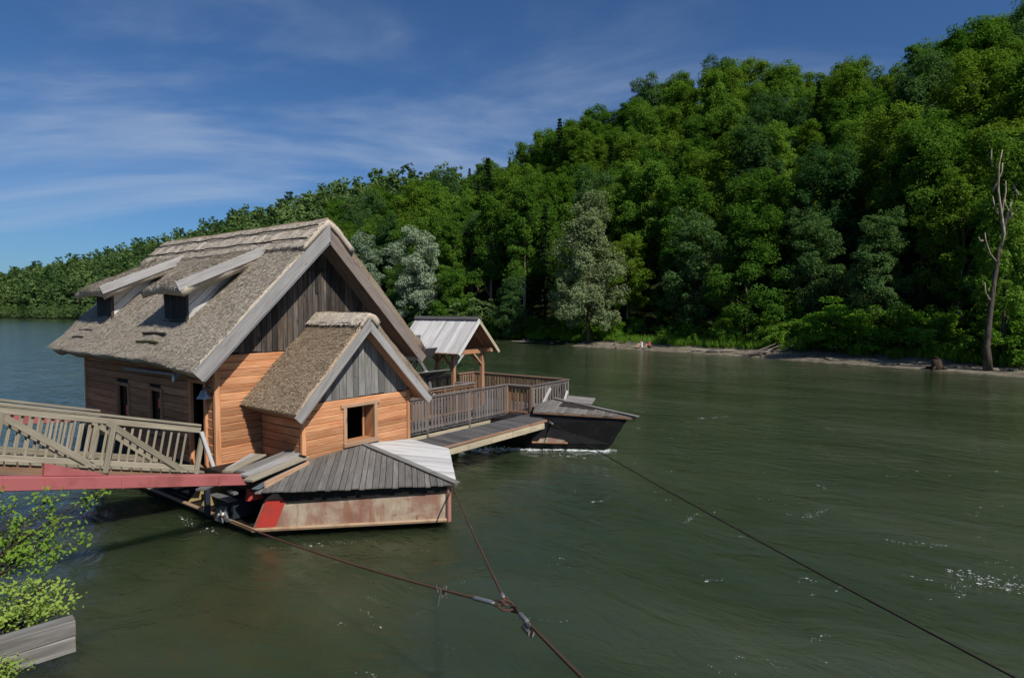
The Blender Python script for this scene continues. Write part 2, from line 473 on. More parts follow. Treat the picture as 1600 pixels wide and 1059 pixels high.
def bank_at(s):
    return (np.array([np.interp(s, BS, BC[:, 0]), np.interp(s, BS, BC[:, 1])]),
            np.array([np.interp(s, BS, BN[:, 0]), np.interp(s, BS, BN[:, 1])]))
def s_of(x, y): return BS[np.argmin((BC[:, 0] - x) ** 2 + (BC[:, 1] - y) ** 2)]
S_R = s_of(35, 42); S_M = s_of(17, 67); S_P = s_of(-2, 86); S_H = s_of(-40, 119); S_L = s_of(-100, 178); S_F = s_of(-185, 264); S_E = s_of(-268, 322)
HS = [0, S_R, S_M, S_P, S_P + 20, S_H, S_H + 25, S_L, S_F, S_E, BS[-1]]
HH = [33, 35, 32, 41, 38, 31, 30, 38, 40, 30, 12]
def hill(s, t):
    H = np.interp(s, HS, HH)
    x = np.clip((t - 7) / 66, 0, 1)
    rise = (x * .72 + .28 * x * x * (3 - 2 * x))
    return H * rise
def tz(s, t):
    z = -0.35 * max(-t, 0) if t < 0 else min(t, 3.5) * .14 + min(max(t - 3.5, 0), 5) * .2
    return z + float(hill(s, t)) + (1.2 * mnoise.noise(V((s * .06, t * .06, 3))) if t > 6 else .12 * mnoise.noise(V((s * .4, t * .4, 1))) * (1 if t > .3 else 0))
def st(s, t):
    c, n = bank_at(s)
    wob = 0.9 * mnoise.noise(V((s * .13, 0, 5))) + .35 * mnoise.noise(V((s * .5, 0, 9)))
    q = c + n * (t + wob * max(0, 1 - abs(t) / 8))
    return V((q[0], q[1], tz(s, t)))
def grid_mesh(name, rows, mat, kind='structure', smooth=True):
    nr, nc = len(rows), len(rows[0])
    me = bpy.data.meshes.new(name)
    me.from_pydata([tuple(p) for r in rows for p in r], [], [(i * nc + j, i * nc + j + 1, (i + 1) * nc + j + 1, (i + 1) * nc + j) for i in range(nr - 1) for j in range(nc - 1)])
    me.materials.append(mat)
    me.polygons.foreach_set('use_smooth', [smooth] * len(me.polygons))
    o = bpy.data.objects.new(name, me); COL.objects.link(o); o['kind'] = kind
    return o
ss = list(np.arange(0, BS[-1], 4.0)) + [BS[-1]]
tt = [5.0, 6.5, 8.5, 12, 17, 23, 30, 38, 46, 54, 62, 70, 78, 95, 130, 200]
grid_mesh('hillside', [[st(s, t) for t in tt] for s in ss], M['ground'])
S_W = s_of(7.0, 78)
s2 = list(np.arange(S_R - 60, S_W, 1.0))
grid_mesh('sandy_bank', [[st(s, t) for t in (-3, -1, -.3, .0, .3, .7, 1.1, 1.6, 2.2, 3.0, 4.2, 6.4)] for s in s2], M['sand'])
s3 = list(np.arange(s2[-1], BS[-1], 3.0))
grid_mesh('far_bank', [[st(s, t) for t in (-3, -.3, .3, 1.2, 3.0, 6.4)] for s in s3], M['ground'])
# near bank under the photographer (outside the frame)
rows = []
for b in np.arange(-80, 260, 4.0):
    rows.append([Wd(a, b, z) for a, z in ((-3.6, -1.2), (-5.0, -.2), (-5.6, .55), (-6.2, 1.25), (-6.9, 2.2), (-7.6, 2.9), (-9, 3.05), (-30, 3.1), (-300, 3.2))])
grid_mesh('near_bank', rows, M['ground'])
wm = bpy.data.meshes.new('river')
wm.from_pydata([(-900, -300, 0), (400, -300, 0), (400, 1100, 0), (-900, 1100, 0)], [], [(0, 1, 2, 3)])
wm.materials.append(M['water'])
wo_ = bpy.data.objects.new('river', wm); COL.objects.link(wo_); wo_['kind'] = 'structure'

# ---------------------------------------------------------------- trees
def mesh_np(name, verts, nper, mat, tint=None):
    n = len(verts); nf = n // nper
    me = bpy.data.meshes.new(name)
    me.vertices.add(n); me.vertices.foreach_set('co', np.ascontiguousarray(verts, dtype=np.float32).ravel())
    me.loops.add(n); me.loops.foreach_set('vertex_index', np.arange(n, dtype=np.int32))
    me.polygons.add(nf); me.polygons.foreach_set('loop_start', np.arange(0, n, nper, dtype=np.int32))
    try: me.polygons.foreach_set('loop_total', np.full(nf, nper, dtype=np.int32))
    except Exception: pass
    if tint is not None:
        at = me.attributes.new('tint', 'FLOAT', 'POINT'); at.data.foreach_set('value', np.repeat(tint, nper).astype(np.float32))
    me.materials.append(mat); me.update(calc_edges=True); me.validate()
    return me
def unit(x): return x / np.maximum(np.linalg.norm(x, axis=1, keepdims=True), 1e-6)
def leaf_quads(c, nb, size, rng, asp=.5, var=.4):
    n = len(c)
    nr = unit(nb + rng.normal(0, .55, (n, 3)))
    t = unit(np.cross(nr, rng.normal(0, 1, (n, 3)))); b = np.cross(nr, t)
    s = (size * (1 + rng.uniform(-var, var, n)))[:, None]
    droop = nr * s * .22
    q = np.stack([c - t * s, c - b * s * asp + droop, c + t * s, c + b * s * asp + droop], 1)
    return q.reshape(-1, 3)
def crown_points(kind, seed, K, per):
    rng = np.random.default_rng(seed)
    if kind == 'broad':   H, z0, rx = 19, 4.0, 4.3
    elif kind == 'tall':  H, z0, rx = 21, 4.0, 4.4
    elif kind == 'edge':  H, z0, rx = 15, .8, 4.2
    elif kind == 'silver': H, z0, rx = 18.4, 2.0, 4.4
    elif kind == 'willow': H, z0, rx = 20, .4, 4.6
    elif kind == 'shrub': H, z0, rx = 3.2, .1, 2.1
    elif kind == 'layered': H, z0, rx = 4.2, .5, 3.6
    elif kind == 'tuft': H, z0, rx = 4, 0, 2
    hc = (H + z0) / 2; rz = (H - z0) / 2
    # the crown is a handful of lobes at limb ends, each lobe a cloud of small clumps
    L = {'broad': 22, 'tall': 22, 'edge': 20, 'silver': 13, 'willow': 24, 'shrub': 7, 'layered': 7, 'tuft': 3}[kind]
    zl = np.linspace(-.82, .88, L) + rng.normal(0, .06, L); an = np.arange(L) * 2.4 + rng.uniform(0, 6.28)
    prof = np.sqrt(np.clip(1 - zl ** 2, 0, 1))
    if kind in ('tall', 'willow'): prof = np.clip(.80 - .45 * zl - .25 * np.clip(-zl - .5, 0, 1), .15, 1)
    if kind == 'edge': prof = np.clip(.9 - .45 * zl, .2, 1)
    rl = prof * rng.uniform(.30, .88, L)
    lc = np.stack([np.cos(an) * rx * rl, np.sin(an) * rx * rl, hc + zl * rz * .86], 1)
    lr = rx * rng.uniform(.20, .42, L) * (1.25 if kind in ('silver', 'willow', 'shrub') else 1) * (1 if kind not in ('tall', 'willow') else .95)
    pick = rng.integers(0, L, K)
    d = unit(rng.normal(0, 1, (K, 3))); r = rng.uniform(.12, 1.35, K) ** .6
    cc = lc[pick] + d * (lr[pick] * r)[:, None] * np.array([1, 1, 1.05])
    sc = {'broad': .78, 'tall': .72, 'edge': .66, 'silver': .85, 'willow': .72, 'shrub': .5, 'layered': .8, 'tuft': .6}[kind]
    cr = sc * rng.uniform(.65, 1.3, K)
    ci = np.repeat(np.arange(K), per)
    ld = unit(rng.normal(0, 1, (K * per, 3))); lr = rng.uniform(.25, 1, K * per) ** .45
    fl = {'layered': .38, 'willow': 1.0, 'edge': .75, 'broad': .85, 'tall': .8, 'silver': .8, 'shrub': .7, 'tuft': 1}[kind]
    p = cc[ci] + ld * (lr * cr[ci])[:, None] * np.array([1.15, 1.15, fl])
    nb = ld * .4 + np.array([0, 0, .6]) + unit(cc[ci] - np.array([0, 0, hc * .8])) * .3
    keep = p[:, 2] > .05
    return p[keep], nb[keep], rng, cc
def crown_mesh(kind, seed, K, per, size, mat, asp=.5):
    p, nb, rng, cc = crown_points(kind, seed, K, per)
    return mesh_np('crown', leaf_quads(p, nb, size, rng, asp), 4, mat), cc
def trunk_mesh(H, r, cc, seed, mat, limbs=8, lean=.4):
    rng = random.Random(seed); m = MB()
    pts = [V((lean * rng.uniform(-1, 1) * k / 4, lean * rng.uniform(-1, 1) * k / 4, H * .82 * k / 6 - (.4 if k == 0 else 0))) for k in range(7)]
    m.tube(pts, [r * (1.25 if k == 0 else 1) * (1 - k / 7.2) for k in range(7)], 7)
    for c in random.Random(seed + 1).sample(list(map(tuple, cc)), min(limbs, len(cc))):
        c = V(c); zb = max(H * .12, c.z - (V((c.x, c.y, 0)).length * 1.0 + 1)); k = min(5.6, max(.4, zb / (H * .82) * 6)); i = int(k)
        b = pts[i].lerp(pts[i + 1], k - i); mid = b.lerp(c, .5) + V((0, 0, .35))
        rr = r * (1 - k / 7.2) * .5
        m.tube([b, mid, c], [rr, rr * .65, rr * .25], 5)
    o = m.build('trunk', mat, smooth=True); me = o.data
    bpy.data.objects.remove(o); return me
def conifer_mesh(seed, H=21, R=3.4):
    rng = np.random.default_rng(seed); P = []; N = []
    z = 2.5
    while z < H - .3:
        f = 1 - (z - 2.5) / (H - 2.5); n = int(6 + 6 * f)
        for k in range(n):
            an = rng.uniform(0, 6.283); L = R * (f ** .85 + .05) * rng.uniform(.7, 1.12); m = int(14 + 52 * f)
            u = rng.uniform(0.05, 1, m); w = rng.normal(0, .16, m) * (1.15 - u * .6) * (1 + L * .3)
            x = np.cos(an) * u * L - np.sin(an) * w; y = np.sin(an) * u * L + np.cos(an) * w
            P.append(np.stack([x, y, z - .32 * u * L + .10 * (u * L) ** 1.4 + rng.normal(0, .1, m)], 1))
            N.append(np.tile([np.cos(an) * .3, np.sin(an) * .3, .8], (m, 1)))
        z += .55 + .35 * f
    return mesh_np('crown', leaf_quads(np.concatenate(P), np.concatenate(N), .22, rng, .32), 4, M['leaf_dark'])
PROTO = {}
def proto(key, kind, seed, K, per, size, mat, H, r, bk='bark', asp=.5, limbs=8):
    c, cc = crown_mesh(kind, seed, K, per, size, M[mat], asp)
    PROTO[key] = (trunk_mesh(H, r, cc, seed, M[bk], limbs), c)
LV = ['leaf', 'leaf_fresh', 'leaf_blue', 'leaf_yellow', 'leaf']
for i in range(5): proto('broad%d' % i, 'broad', 20 + i, 320, 95, .15, LV[i], 19, .30, 'bark_pale' if i == 3 else 'bark')
for i in range(4): proto('tall%d' % i, 'tall', 40 + i, 310, 90, .148, LV[(i + 1) % 4], 22, .28, 'bark_pale' if i % 2 else 'bark')
for i in range(4): proto('edge%d' % i, 'edge', 60 + i, 320, 88, .13, LV[i], 15, .2, 'bark_pale' if i % 2 else 'bark')
proto('silver0', 'silver', 81, 190, 140, .15, 'leaf_silver', 18.4, .35)
proto('silver1', 'silver', 84, 170, 120, .14, 'leaf_silver', 18.4, .35)
proto('willow0', 'willow', 93, 430, 110, .165, 'leaf_grey', 20, .26, 'bark', .35, 5)
for i in range(3): proto('shrub%d' % i, 'shrub', 100 + i, 42, 75, .12, 'leaf_bright' if i else 'leaf', 2.6, .05)
proto('layered0', 'layered', 110, 34, 170, .14, 'leaf_bright', 3.6, .10)
for i in range(2):
    cm = conifer_mesh(130 + i)
    PROTO['spruce%d' % i] = (trunk_mesh(21, .26, [(0, 0, 9)], 130 + i, M['bark_dark'], 0, .1), cm)

def tree(name, key, pos, sc, rz, label, cat, group=None, sz=None):
    r = thing(name, label, cat, tuple(pos), house=False, group=group, rz=rz)
    r.scale = (sc, sc, sz or sc)
    for nm, me in zip(('trunk', 'crown'), PROTO[key]):
        o = bpy.data.objects.new(nm, me); COL.objects.link(o); o.parent = r
    return r
CT = math.tan(math.radians(2.79))
def pix(p):
    """where a point falls in the photograph, used only to word the labels"""
    f = Vector((0, math.cos(math.radians(2.79)), -math.sin(math.radians(2.79)))); d = Vector(p) - Vector((0, 0, EYE)); w = d.dot(f)
    if w < 1: return None
    u = Vector((0, math.sin(math.radians(2.79)), math.cos(math.radians(2.79))))
    return 800 + 953 * d.x / w, 529.5 - 953 * d.dot(u) / w, w

# the trees that stand apart
def at(px, t, dpx=None):
    """ground position on the far bank in the direction px, t metres in from the waterline"""
    best = None
    for s in np.arange(S_R - 30, BS[-1], .5):
        p = st(s, t); k = 800 + 953 * p.x / p.y if p.y > 1 else 9e9
        if best is None or abs(k - px) < best[0]: best = (abs(k - px), p, s)
    return best[1], best[2]
special = []
def stand(name, key, px, t, sc, rz, label, cat, sz=None, group=None):
    p, s = at(px, t); special.append((p.x, p.y)); return tree(name, key, p, sc, rz, label, cat, group, sz)
stand('silver_willow', 'silver0', 655, 2.5, .98, .4, 'silvery leaved willow rising just right of the big thatched gable', 'tree')
stand('silver_willow', 'silver1', 562, 6, 1.0, 2.0, 'pale grey green willow half hidden by the rake of the big thatched roof', 'tree')
stand('grey_willow', 'willow0', 918, 2.2, 1.0, 1.1, 'tall grey green willow leaning over the water left of the seated people', 'tree')
stand('leafy_tree', 'edge1', 708, 2.5, .78, .2, 'low yellow green tree on the bank between silver willow and roofed shelter', 'tree')
stand('leafy_tree', 'edge2', 800, 2.5, .62, 1.2, 'low bright green tree overhanging the water right of the shelter roof', 'tree')
stand('leafy_tree', 'edge0', 1165, 7, 1.05, 2.2, 'layered green tree with pale trunks behind the driftwood pile', 'tree')
stand('leafy_tree', 'edge2', 1085, 8, 1.0, 4.2, 'fresh green broadleaf tree right of the seated people', 'tree')

cands = []
s = S_R - 46
rng2 = random.Random(5)
row = 0
while s < BS[-1] - 2:
    far = s > S_L + 30
    t = 8.5 + (2.6 if row % 2 else 0)
    while t < 84:
        s_, t_ = s + rng2.uniform(-1.9, 1.9), t + rng2.uniform(-1.9, 1.9)
        p = st(s_, t_); q = pix(p)
        ok = q and -120 < q[0] < 1800
        if ok and min([9] + [math.hypot(p.x - a, p.y - b) for a, b in special]) > 3.6: cands.append((q[2], s_, t_, p, q))
        t += 6.2 + .02 * t
    s += 6.0 if not far else 6.6; row += 1
cands.sort(key=lambda c: c[0])
def where(q, s, t):
    x = q[0]
    lvl = 'at the hill foot' if t < 17 else 'mid slope' if t < 50 else 'on the hill crest'
    if x > 1430: w = 'behind the bare limbed tree'
    elif x > 1230: w = 'above the bright shrubs'
    elif x > 1080: w = 'above the driftwood pile'
    elif x > 960: w = 'above the seated people'
    elif x > 850: w = 'behind the grey green willow'
    elif x > 690: w = 'beyond the roofed shelter'
    elif x > 480: w = 'beyond the mill gable'
    elif x > 230: w = 'beyond the thatched ridge'
    else: w = 'far downstream'
    return lvl, w
singles, mass = [], []
for c in cands:
    (singles if len(singles) < 272 else mass).append(c)
for w, s, t, p, q in singles:
    lvl, wh = where(q, s, t); r = rng2.random()
    crest = t > 58
    if (crest and 560 < q[0] < 880 and r < .55) or r < .05:
        key = 'spruce%d' % rng2.randrange(2); nm = 'spruce_tree'; ds = 'dark pointed spruce'
    elif t < 12:
        key = rng2.choice(['edge0', 'edge1', 'edge2', 'edge3', 'tall1', 'tall3']); nm = 'leafy_tree'; ds = 'low leafy tree'
        if key[0] == 't': ds = 'slender pale trunked tree'
    elif r < .36 and t < 48:
        key = 'tall%d' % rng2.randrange(4); nm = 'leafy_tree'; ds = 'tall narrow leafy tree'
    else:
        key = 'broad%d' % rng2.randrange(5); nm = 'leafy_tree'; ds = 'round leafy tree'
    tone = {'leaf': 'deep green', 'leaf_fresh': 'fresh green', 'leaf_blue': 'blue green', 'leaf_yellow': 'olive green'}.get(LV[(int(key[-1]) + (1 if key[0] == 't' else 0)) % 4 if key[0] != 's' else 0], '')
    if key[0] == 's': tone = ''
    lab = ('%s %s %s %s' % (tone, ds, lvl, wh)).strip()
    sc = rng2.uniform(.80, 1.15) * (.80 if t < 12 and key[0] == 'e' else .93)
    tree(nm, key, p + V((0, 0, -.3)), sc, rng2.uniform(0, 6.28), lab, 'tree', lab + ' and its look-alikes', sc * rng2.uniform(.92, 1.12))
# the far part of the wood, further than can be told apart
VS = []; TS = []
LO = []
for nl, sz in ((26, .40), (9, .62)):
    lo = []
    for i in range(5):
        p, nb, rg, cc = crown_points('broad' if i < 3 else 'edge', 300 + i, 62, nl)
        lo.append(leaf_quads(p, nb, sz, rg, .6))
    LO.append(lo)
for s in np.arange(S_P + 6, BS[-1] - 2, 4.2):
    for t in (1.6, 5.0):
        p = st(s, t); q = pix(p)
        if q and -60 < q[0] < 780: mass.append((q[2], s, -t, p, q))
for w, s, t, p, q in mass:
    L = LO[0 if w < 210 else 1][rng2.randrange(5) if t > 0 else 3 + rng2.randrange(2)]; a = rng2.uniform(0, 6.28); k = rng2.uniform(.75, 1.05) * (1 if t > 0 else .5)
    c, sn = math.cos(a) * k, math.sin(a) * k
    VS.append(np.stack([L[:, 0] * c - L[:, 1] * sn + p.x, L[:, 0] * sn + L[:, 1] * c + p.y, L[:, 2] * k + p.z - .5], 1))
    TS.append(np.clip(np.full(len(L) // 4, rng2.random() * 1.1 - .05) + RNG.normal(0, .06, len(L) // 4), 0, 1))
fm = mesh_np('distant_forest', np.concatenate(VS), 4, M['leaf_mass'], np.concatenate(TS))
fo = bpy.data.objects.new('distant_forest', fm); COL.objects.link(fo); fo['kind'] = 'stuff'
fo['label'] = 'far wooded hill beyond the mill roof and downstream'; fo['category'] = 'forest'
print('trees', len(singles), 'mass', len(mass), 'mass tris', sum(len(v) for v in VS) // 2)

# shrubs and reeds along the waterline
shr = []
rs = random.Random(9)
for s in np.arange(S_R - 14, S_H, 2.3):
    for t0 in (4.1, 5.6, 7.8):
        ss_, t_ = s + rs.uniform(-.9, .9), t0 + rs.uniform(-.6, 1.0)
        p = st(ss_, t_); q = pix(p)
        if not q or q[0] > 1660 or q[0] < 560: continue
        if 960 < q[0] < 1040 and t_ < 6: continue
        shr.append((p, q, t_))
for p, q, t_ in shr:
    k = rs.randrange(3)
    lvl, wh = where(q, 0, t_)
    wh = wh.replace('above', 'near').replace('behind the bare', 'near the bare').replace('near the bright shrubs', 'right of the driftwood')
    ds = 'green leafy shrub' if k == 0 else 'fresh bright green shrub'
    sc = rs.uniform(.5, 1.05) * (.75 if q[0] < 1100 else 1.0)
    tree('shrub', 'shrub%d' % k, p, sc, rs.uniform(0, 6), '%s on the bank %s' % (ds, wh), 'shrub', '%ss on the bank %s' % (ds, wh))
stand('layered_shrub', 'layered0', 1300, 4.2, 1.0, .5, 'bright green shrub with flat layered leaves right of the driftwood', 'shrub')
stand('layered_shrub', 'layered0', 1425, 5.5, .82, 2.5, 'bright green spreading shrub midway between driftwood and bare limbed tree', 'shrub')
stand('layered_shrub', 'layered0', 1590, 5.0, .85, 4.0, 'bright green shrub on the bank right of the bare limbed tree', 'shrub')
def grass_blades(name, spots, n, h, mat, label):
    rg = np.random.default_rng(3); Vs = []
    for (p, r) in spots:
        an = rg.uniform(0, 6.28, n); rr = r * np.sqrt(rg.uniform(0, 1, n))
        b = np.stack([p.x + rr * np.cos(an), p.y + rr * np.sin(an), np.full(n, p.z - .05)], 1)
        hh = h * rg.uniform(.5, 1.2, n); le = rg.normal(0, .3, (n, 2)); w = rg.normal(0, 1, (n, 2)); w /= np.linalg.norm(w, axis=1)[:, None]; w *= .03
        tip = b + np.stack([le[:, 0] * hh, le[:, 1] * hh, hh], 1); wz = np.zeros((n, 1))
        w3 = np.concatenate([w, wz], 1); mid = (b + tip) / 2 + np.array([0, 0, .1]) * hh[:, None]
        Vs.append(np.stack([b - w3, mid - w3 * .8, tip, mid + w3 * .8], 1).reshape(-1, 3))
    me = mesh_np(name, np.concatenate(Vs), 4, mat); o = bpy.data.objects.new(name, me); COL.objects.link(o); o['kind'] = 'stuff'
    o['label'] = label; o['category'] = 'grass'
sp = []
for s in np.arange(S_R - 14, S_P + 4, .55):
    sp.append((st(s + rs.uniform(-.4, .4), rs.uniform(3.0, 6.2)), rs.uniform(.4, 1.0)))
for px in (1060, 1066, 1120, 1135, 1150, 1165, 1180, 1480, 1500, 1520, 1575, 1590):
    sp.append((at(px, 3.6)[0], 1.0)); sp.append((at(px + 6, 4.4)[0], 1.2))
grass_blades('bank_grass', sp, 90, .95, M['leaf_bright'], 'tall green grass and reeds along the sandy bank')

# bare limbed tree at the right edge
g, _ = at(1552, 1.6)
bt = thing('bare_limbed_tree', 'tall leaning tree with bare pale upper limbs at the water edge', 'tree', tuple(g), house=False)
k = g.y / 953
def bp(x, y, dy=0): return V((g.x + (x - 1552) * k, g.y + dy, g.z + (577 - y) * k))
m = MB(); m.tube([bp(1552, 582), bp(1548, 540), bp(1550, 500), bp(1555, 440), bp(1560, 405), bp(1563, 385)], [.33, .22, .19, .17, .14, .12], 8)
m.build('trunk', M['bark'], bt, smooth=True)
for L in ([(1562, 392), (1566, 365), (1558, 335), (1549, 300), (1546, 262), (1548, 240)], [(1566, 365), (1577, 335), (1588, 305), (1598, 285), (1606, 262)],
          [(1563, 350), (1562, 320), (1563, 303), (1560, 285)], [(1575, 342), (1586, 330), (1604, 318)], [(1558, 408), (1545, 395), (1535, 375), (1531, 364)], [(1561, 402), (1570, 393), (1575, 392)],
          [(1548, 300), (1552, 285), (1556, 270), (1554, 258)], [(1546, 262), (1541, 250), (1539, 236)], [(1557, 335), (1549, 322), (1543, 308)], [(1598, 285), (1603, 272), (1601, 256)], [(1535, 375), (1529, 376), (1524, 370)], [(1552, 470), (1540, 455), (1536, 440)], [(1577, 335), (1572, 318), (1575, 300)], [(1588, 305), (1584, 290), (1586, 272)]):
    m = MB(); r0 = .105 if len(L) > 4 else .075
    m.tube([bp(x, y, (i * .25 * (1 if L[-1][0] > 1565 else -.6))) for i, (x, y) in enumerate(L)], [r0 * (1 - .75 * i / len(L)) for i in range(len(L))], 6)
    m.build('limb', M['bark_pale'], bt, smooth=True)
rg = np.random.default_rng(8); P = []
for (x, y, r, n) in ((1550, 226, 1.0, 700), (1547, 246, .7, 260), (1572, 290, .5, 90), (1558, 262, .5, 120), (1538, 232, .5, 110), (1600, 275, .9, 260), (1544, 440, .55, 130), (1590, 255, 1.2, 420), (1566, 470, .5, 120), (1556, 520, .5, 110), (1600, 240, 1.0, 300)):
    c = bp(x, y, .3); P.append(np.array(c) + unit(rg.normal(0, 1, (n, 3))) * (r * rg.uniform(.2, 1, n) ** .5)[:, None])
P = np.concatenate(P) - np.array(g)
o = bpy.data.objects.new('crown', mesh_np('crown', leaf_quads(P, np.tile([0, 0, .6], (len(P), 1)), .13, rg), 4, M['leaf'])); COL.objects.link(o); o.parent = bt
g2, _ = at(1568, 4.0)
tree('leafy_tree', 'tall0', g2, .62, 1.0, 'slim dark trunked tree standing just right of the bare limbed tree', 'tree', None, .8)

# driftwood
g, _ = at(1192, 1.6)
dw = thing('driftwood_pile', 'tangled pile of bleached driftwood branches on the sandy bank', 'driftwood', tuple(g), house=False)
rd = random.Random(4)
for i in range(20):
    a = rd.uniform(-.5, .7); L = rd.uniform(1.6, 4.2); z = rd.uniform(.1, .8); x = rd.uniform(-2.2, 1.2)
    p0 = g + V((x, rd.uniform(-.7, .7), z * .3 - .1)); tl = rd.uniform(.05, .5)
    p1 = p0 + V((math.cos(a) * L * .8, math.sin(a) * L * .4, tl * L * .75)); md = p0.lerp(p1, .5) + V((0, rd.uniform(-.2, .2), rd.uniform(-.1, .25)))
    r = rd.uniform(.045, .11)
    MB().tube([p0, md, p1], [r, r * .8, r * .3], 5).build('branch', M['drift'], dw, smooth=True)
for i, (px, t, L, lab) in enumerate(((1130, 1.3, 3.2, 'single grey driftwood log on the sand left of the driftwood pile'), (1232, 2.0, 2.0, 'short pale driftwood log right of the driftwood pile'),
                                (820, .6, 5.0, 'long pale fallen log at the waterline right of the shelter roof'), (1090, 1.0, 2.5, 'small dark driftwood log right of the seated people'))):
    g, _ = at(px, t); lg = thing('driftwood_log', lab, 'log', tuple(g), house=False)
    d = V((math.cos(.5 + i), -.35, .06))
    MB().tube([g - d * L / 2 + V((0, 0, .1)), g + V((0, 0, .16)), g + d * L / 2 + V((0, 0, .14))], [.14, .12, .06], 7).build('bole', M['drift'], lg, smooth=True)
    MB().tube([g + d * .2 + V((0, 0, .15)), g + d * .6 + V((.1, .1, .5))], [.05, .02], 5).build('branch_stub', M['drift'], lg)
g, _ = at(1468, .5)
sm = thing('tree_stump', 'dark rotten stump at the waterline left of the bare limbed tree', 'stump', tuple(g), house=False)
MB().tube([g + V((0, 0, -.2)), g + V((.05, 0, .3)), g + V((0, .05, .75)), g + V((.05, 0, .9))], [.5, .38, .33, .2], 9).build('stump_wood', M['bark_dark'], sm, smooth=True)
for a in (0.3, 2.2, 4.0, 5.2): MB().tube([g + V((0, 0, .2)), g + V((math.cos(a) * .7, math.sin(a) * .5, .1)), g + V((math.cos(a) * 1.1, math.sin(a) * .8, -.15))], [.14, .1, .04], 5).build('root', M['bark_dark'], sm, smooth=True)
# stones on the bank
for i in range(34):
    s = rs.uniform(S_R - 6, S_P); p = st(s, rs.uniform(.3, 2.2)); q = pix(p)
    if not q or q[0] > 1600: continue
    lvl, wh = where(q, 0, 2); r = rs.uniform(.12, .3)
    m = MB(); prof = [(.02, -.1), (r * .9, -.05), (r, r * .25), (r * .7, r * .6), (.02, r * .72)]
    m.lathe(p, prof, 8); vs = m.v; m.v = [(x + rs.uniform(-.2, .2) * r, y + rs.uniform(-.2, .2) * r, z) for x, y, z in vs]
    o = m.build('bank_stone', M['sand'], None, smooth=True); o.data.transform(__import__('mathutils').Matrix.Translation(-p)); o.location = p
    wh = wh.replace('above', 'near').replace('behind', 'near').replace('beyond', 'near')
    o['label'] = 'small rounded stone on the waterline %s' % wh; o['category'] = 'stone'; o['group'] = 'stones on the waterline %s' % wh

# ---------------------------------------------------------------- the two people on the far bank
def skin_mesh(name, joints, edges, mat, parent, sub=2):
    me = bpy.data.meshes.new(name); off = OFF[parent.name]
    me.from_pydata([tuple(V(j[0]) - off) for j in joints], edges, [])
    o = bpy.data.objects.new(name, me); COL.objects.link(o); o.parent = parent
    sk = o.modifiers.new('skin', 'SKIN')
    for i, j in enumerate(joints):
        r = j[1]; me.skin_vertices[0].data[i].radius = (r, r) if not isinstance(r, tuple) else r
    me.skin_vertices[0].data[0].use_root = True
    sm_ = o.modifiers.new('sub', 'SUBSURF'); sm_.levels = sub; sm_.render_levels = sub
    me.materials.append(mat)
    dg = bpy.context.evaluated_depsgraph_get(); ev = o.evaluated_get(dg); nm = bpy.data.meshes.new_from_object(ev)
    o.modifiers.clear(); o.data = nm; nm.polygons.foreach_set('use_smooth', [True] * len(nm.polygons)); OFF[o.name] = off
    return o
def person(pos, face, label, top, legs):
    P = thing('person', label, 'person', tuple(pos), house=False)
    f = V((math.cos(face), math.sin(face), 0)); r = V((f.y, -f.x, 0)); up = V((0, 0, 1)); b = pos + up * .04
    def q(fx, rx, z): return b + f * fx + r * rx + up * z
    J = [(q(0, 0, .12), .15), (q(.03, 0, .32), .13), (q(.08, 0, .52), .15), (q(.11, 0, .60), .055), (q(.14, 0, .67), .06)]
    E = [(0, 1), (1, 2), (2, 3), (3, 4)]
    for sd in (-1, 1):
        n = len(J)
        J += [(q(.08, sd * .09, .12), .095), (q(.42, sd * .13, .42), .062), (q(.62, sd * .13, .06), .042), (q(.76, sd * .14, .03), .035)]
        E += [(0, n), (n, n + 1), (n + 1, n + 2), (n + 2, n + 3)]
        n = len(J)
        J += [(q(.09, sd * .18, .53), .055), (q(.24, sd * .24, .36), .042), (q(.42, sd * .12, .42), .032), (q(.50, sd * .10, .42), .03)]
        E += [(2, n), (n, n + 1), (n + 1, n + 2), (n + 2, n + 3)]
    skin_mesh('body', J, E, M['skin'], P)
    T = [(q(0, 0, .16), .175), (q(.03, 0, .32), .15), (q(.08, 0, .52), .165), (q(.10, 0, .585), .085)]; TE = [(0, 1), (1, 2), (2, 3)]
    for sd in (-1, 1):
        n = len(T); T += [(q(.09, sd * .18, .53), .072), (q(.19, sd * .225, .42), .058)]; TE += [(2, n), (n, n + 1)]
    skin_mesh('shirt', T, TE, top, P)
    L = [(q(0, 0, .13), .165)]; LE = []
    for sd in (-1, 1):
        n = len(L); L += [(q(.08, sd * .09, .125), .112), (q(.36, sd * .125, .37), .082)]; LE += [(0, n), (n, n + 1)]
    skin_mesh('shorts', L, LE, legs, P)
    hd = MB(); c = q(.17, 0, .78)
    prof = [(.01, -.13), (.05, -.115), (.075, -.06), (.088, 0), (.086, .05), (.06, .1), (.01, .12)]
    hd.lathe(c, prof, 10); h = hd.build('head', M['skin'], P, smooth=True)
    for sd in (-1, 1):
        e = MB().lathe(c + f * .078 + r * sd * .032 + up * .012, [(.001, -.01), (.010, 0), (.001, .01)], 6).build('eye', M['hair'], h)
        MB().lathe(c + r * sd * .09 - up * .01, [(.002, -.03), (.016, 0), (.002, .03)], 6).build('ear', M['skin'], h, smooth=True)
    MB().tube([c + f * .08 + up * .02, c + f * .108 - up * .02], [.008, .016], 6).build('nose', M['skin'], h)
    MB().bar(c + f * .082 - up * .055 - r * .025, c + f * .082 - up * .055 + r * .025, .012, .01).build('mouth', M['red_cloth'], h)
    MB().lathe(c - f * .018 + up * .015, [(.094, -.05), (.102, .01), (.095, .065), (.06, .115), (.01, .13)], 10).build('hair', M['hair'], h, smooth=True)
